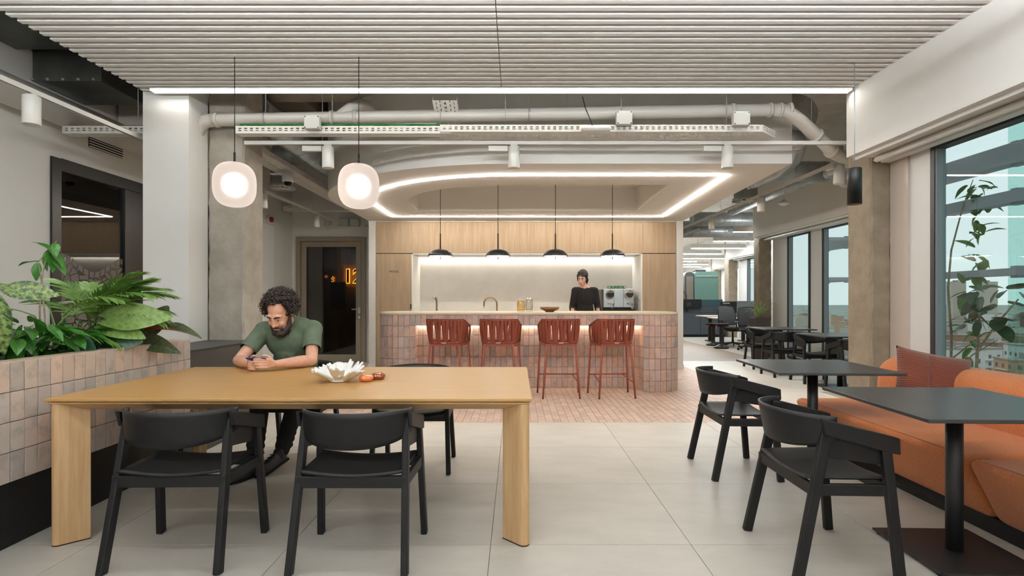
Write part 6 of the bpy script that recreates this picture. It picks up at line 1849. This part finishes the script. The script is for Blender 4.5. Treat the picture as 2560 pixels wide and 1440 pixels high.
bms = [mat('city_render_%d' % i, c, .9) for i, c in enumerate(cols)]
m_win = mat('city_window', (90,110,116), .2); m_roof = mat('city_roof', (150,140,132), .9)
def house(lab, x, y, w, d, h, m, rot, wins, grp='city blocks far below'):
    t = thing('city_block', lab, 'building', (x,y,GZ), rot, grp, local=True)
    MB().box((-w/2,-d/2,0),(w/2,d/2,h)).build('walls', m, t)
    MB().box((-w/2-.3,-d/2-.3,h),(w/2+.3,d/2+.3,h+.6)).box((-w*.2,-d*.2,h+.6),(w*.1,d*.15,h+2.8)).build('roof', m_roof, t)
    if wins:
        nx = max(2,int(w/4)); nz = max(2,int(h/3.2)); wb_ = []
        wm = MB().box((-.7,-.08,-.8),(.7,.08,.8)).mesh('window'); wm.materials.append(m_win)
        ws = MB().box((-.08,-.7,-.8),(.08,.7,.8)).mesh('window'); ws.materials.append(m_win)
        nn = 0
        for i in range(nx):
            for j in range(max(0,nz-6), nz):
                inst('window', wm, t, (-w/2+w*(i+.5)/nx, -d/2, 3.2*(j+.5))); nn += 1
        ny = max(2,int(d/4))
        for i in range(ny):
            for j in range(max(0,nz-6), nz):
                inst('window', ws, t, (-w/2, -d/2+d*(i+.5)/ny, 3.2*(j+.5))); nn += 1
        bal = MB()
        for j in range(max(0,nz-6), nz): bal.box((-w*.3,-d/2-1.2,3.2*j),(w*.3,-d/2,3.2*j+.25)); bal.box((-w/2-1.2,-d*.3,3.2*j),(-w/2,d*.3,3.2*j+.25))
        bal.build('balcony_slabs', bms[3], t, weld=False)
placed = []
def free(x, y, r):
    if any(math.hypot(x-a, y-b) < r+c for a, b, c in placed): return False
    placed.append((x,y,r)); return True
for q, y in ((.815,900),(.872,850)): placed.append((y*q,y,24))
k = 0
for _ in range(4000):
    if k >= 14: break
    q = rc2.uniform(.58,.97); y = rc2.uniform(95,260); x = y*q
    if not free(x, y, 17): continue
    k += 1
    house('pale or red brick apartment block below the windows, with rows of windows', x, y, rc2.uniform(18,28), rc2.uniform(12,18), rc2.uniform(14,27), rc2.choice(bms), R(rc2.uniform(-20,20)), True)
k = 0
for _ in range(6000):
    if k >= 46: break
    y = 230*(5**rc2.random()); q = rc2.uniform(.48,.97); x = y*q
    if not free(x, y, 24): continue
    k += 1
    house('small hazy city block in the distance outside the windows', x, y, rc2.uniform(18,36), rc2.uniform(18,28), rc2.uniform(8,24), rc2.choice(bms), R(rc2.uniform(-40,40)), False, 'distant city blocks')
for q, y, h, lab in ((.815,900,72,'hazy tower block on the skyline outside the near window'),(.872,850,70,'second hazy tower on the skyline, nearer the window edge')):
    house(lab, y*q, y, 22, 14, h, bms[1], 0, False, None)
tr_m = veinmat('city_tree', (60,96,48), (84,120,60), (90,130,70), .8, 1)
k = 0
for _ in range(4000):
    if k >= 16: break
    y = rc2.uniform(120,380); x = y*rc2.uniform(.76,.97)
    if not free(x, y, 7): continue
    k += 1
    t = thing('city_tree', 'green tree crown among the city roofs outside the window', 'tree', (x,y,GZ), 0, 'trees among the city roofs', local=True)
    mb = MB()
    for j in range(5): mb.ell((rc2.uniform(-4,4),rc2.uniform(-4,4),9+rc2.uniform(-2,3)),(rc2.uniform(3,5),)*3,8,6)
    mb.build('crown', tr_m, t); MB().cyl((0,0,0),(0,0,8),.5,.3,8).build('trunk', M_stem, t)
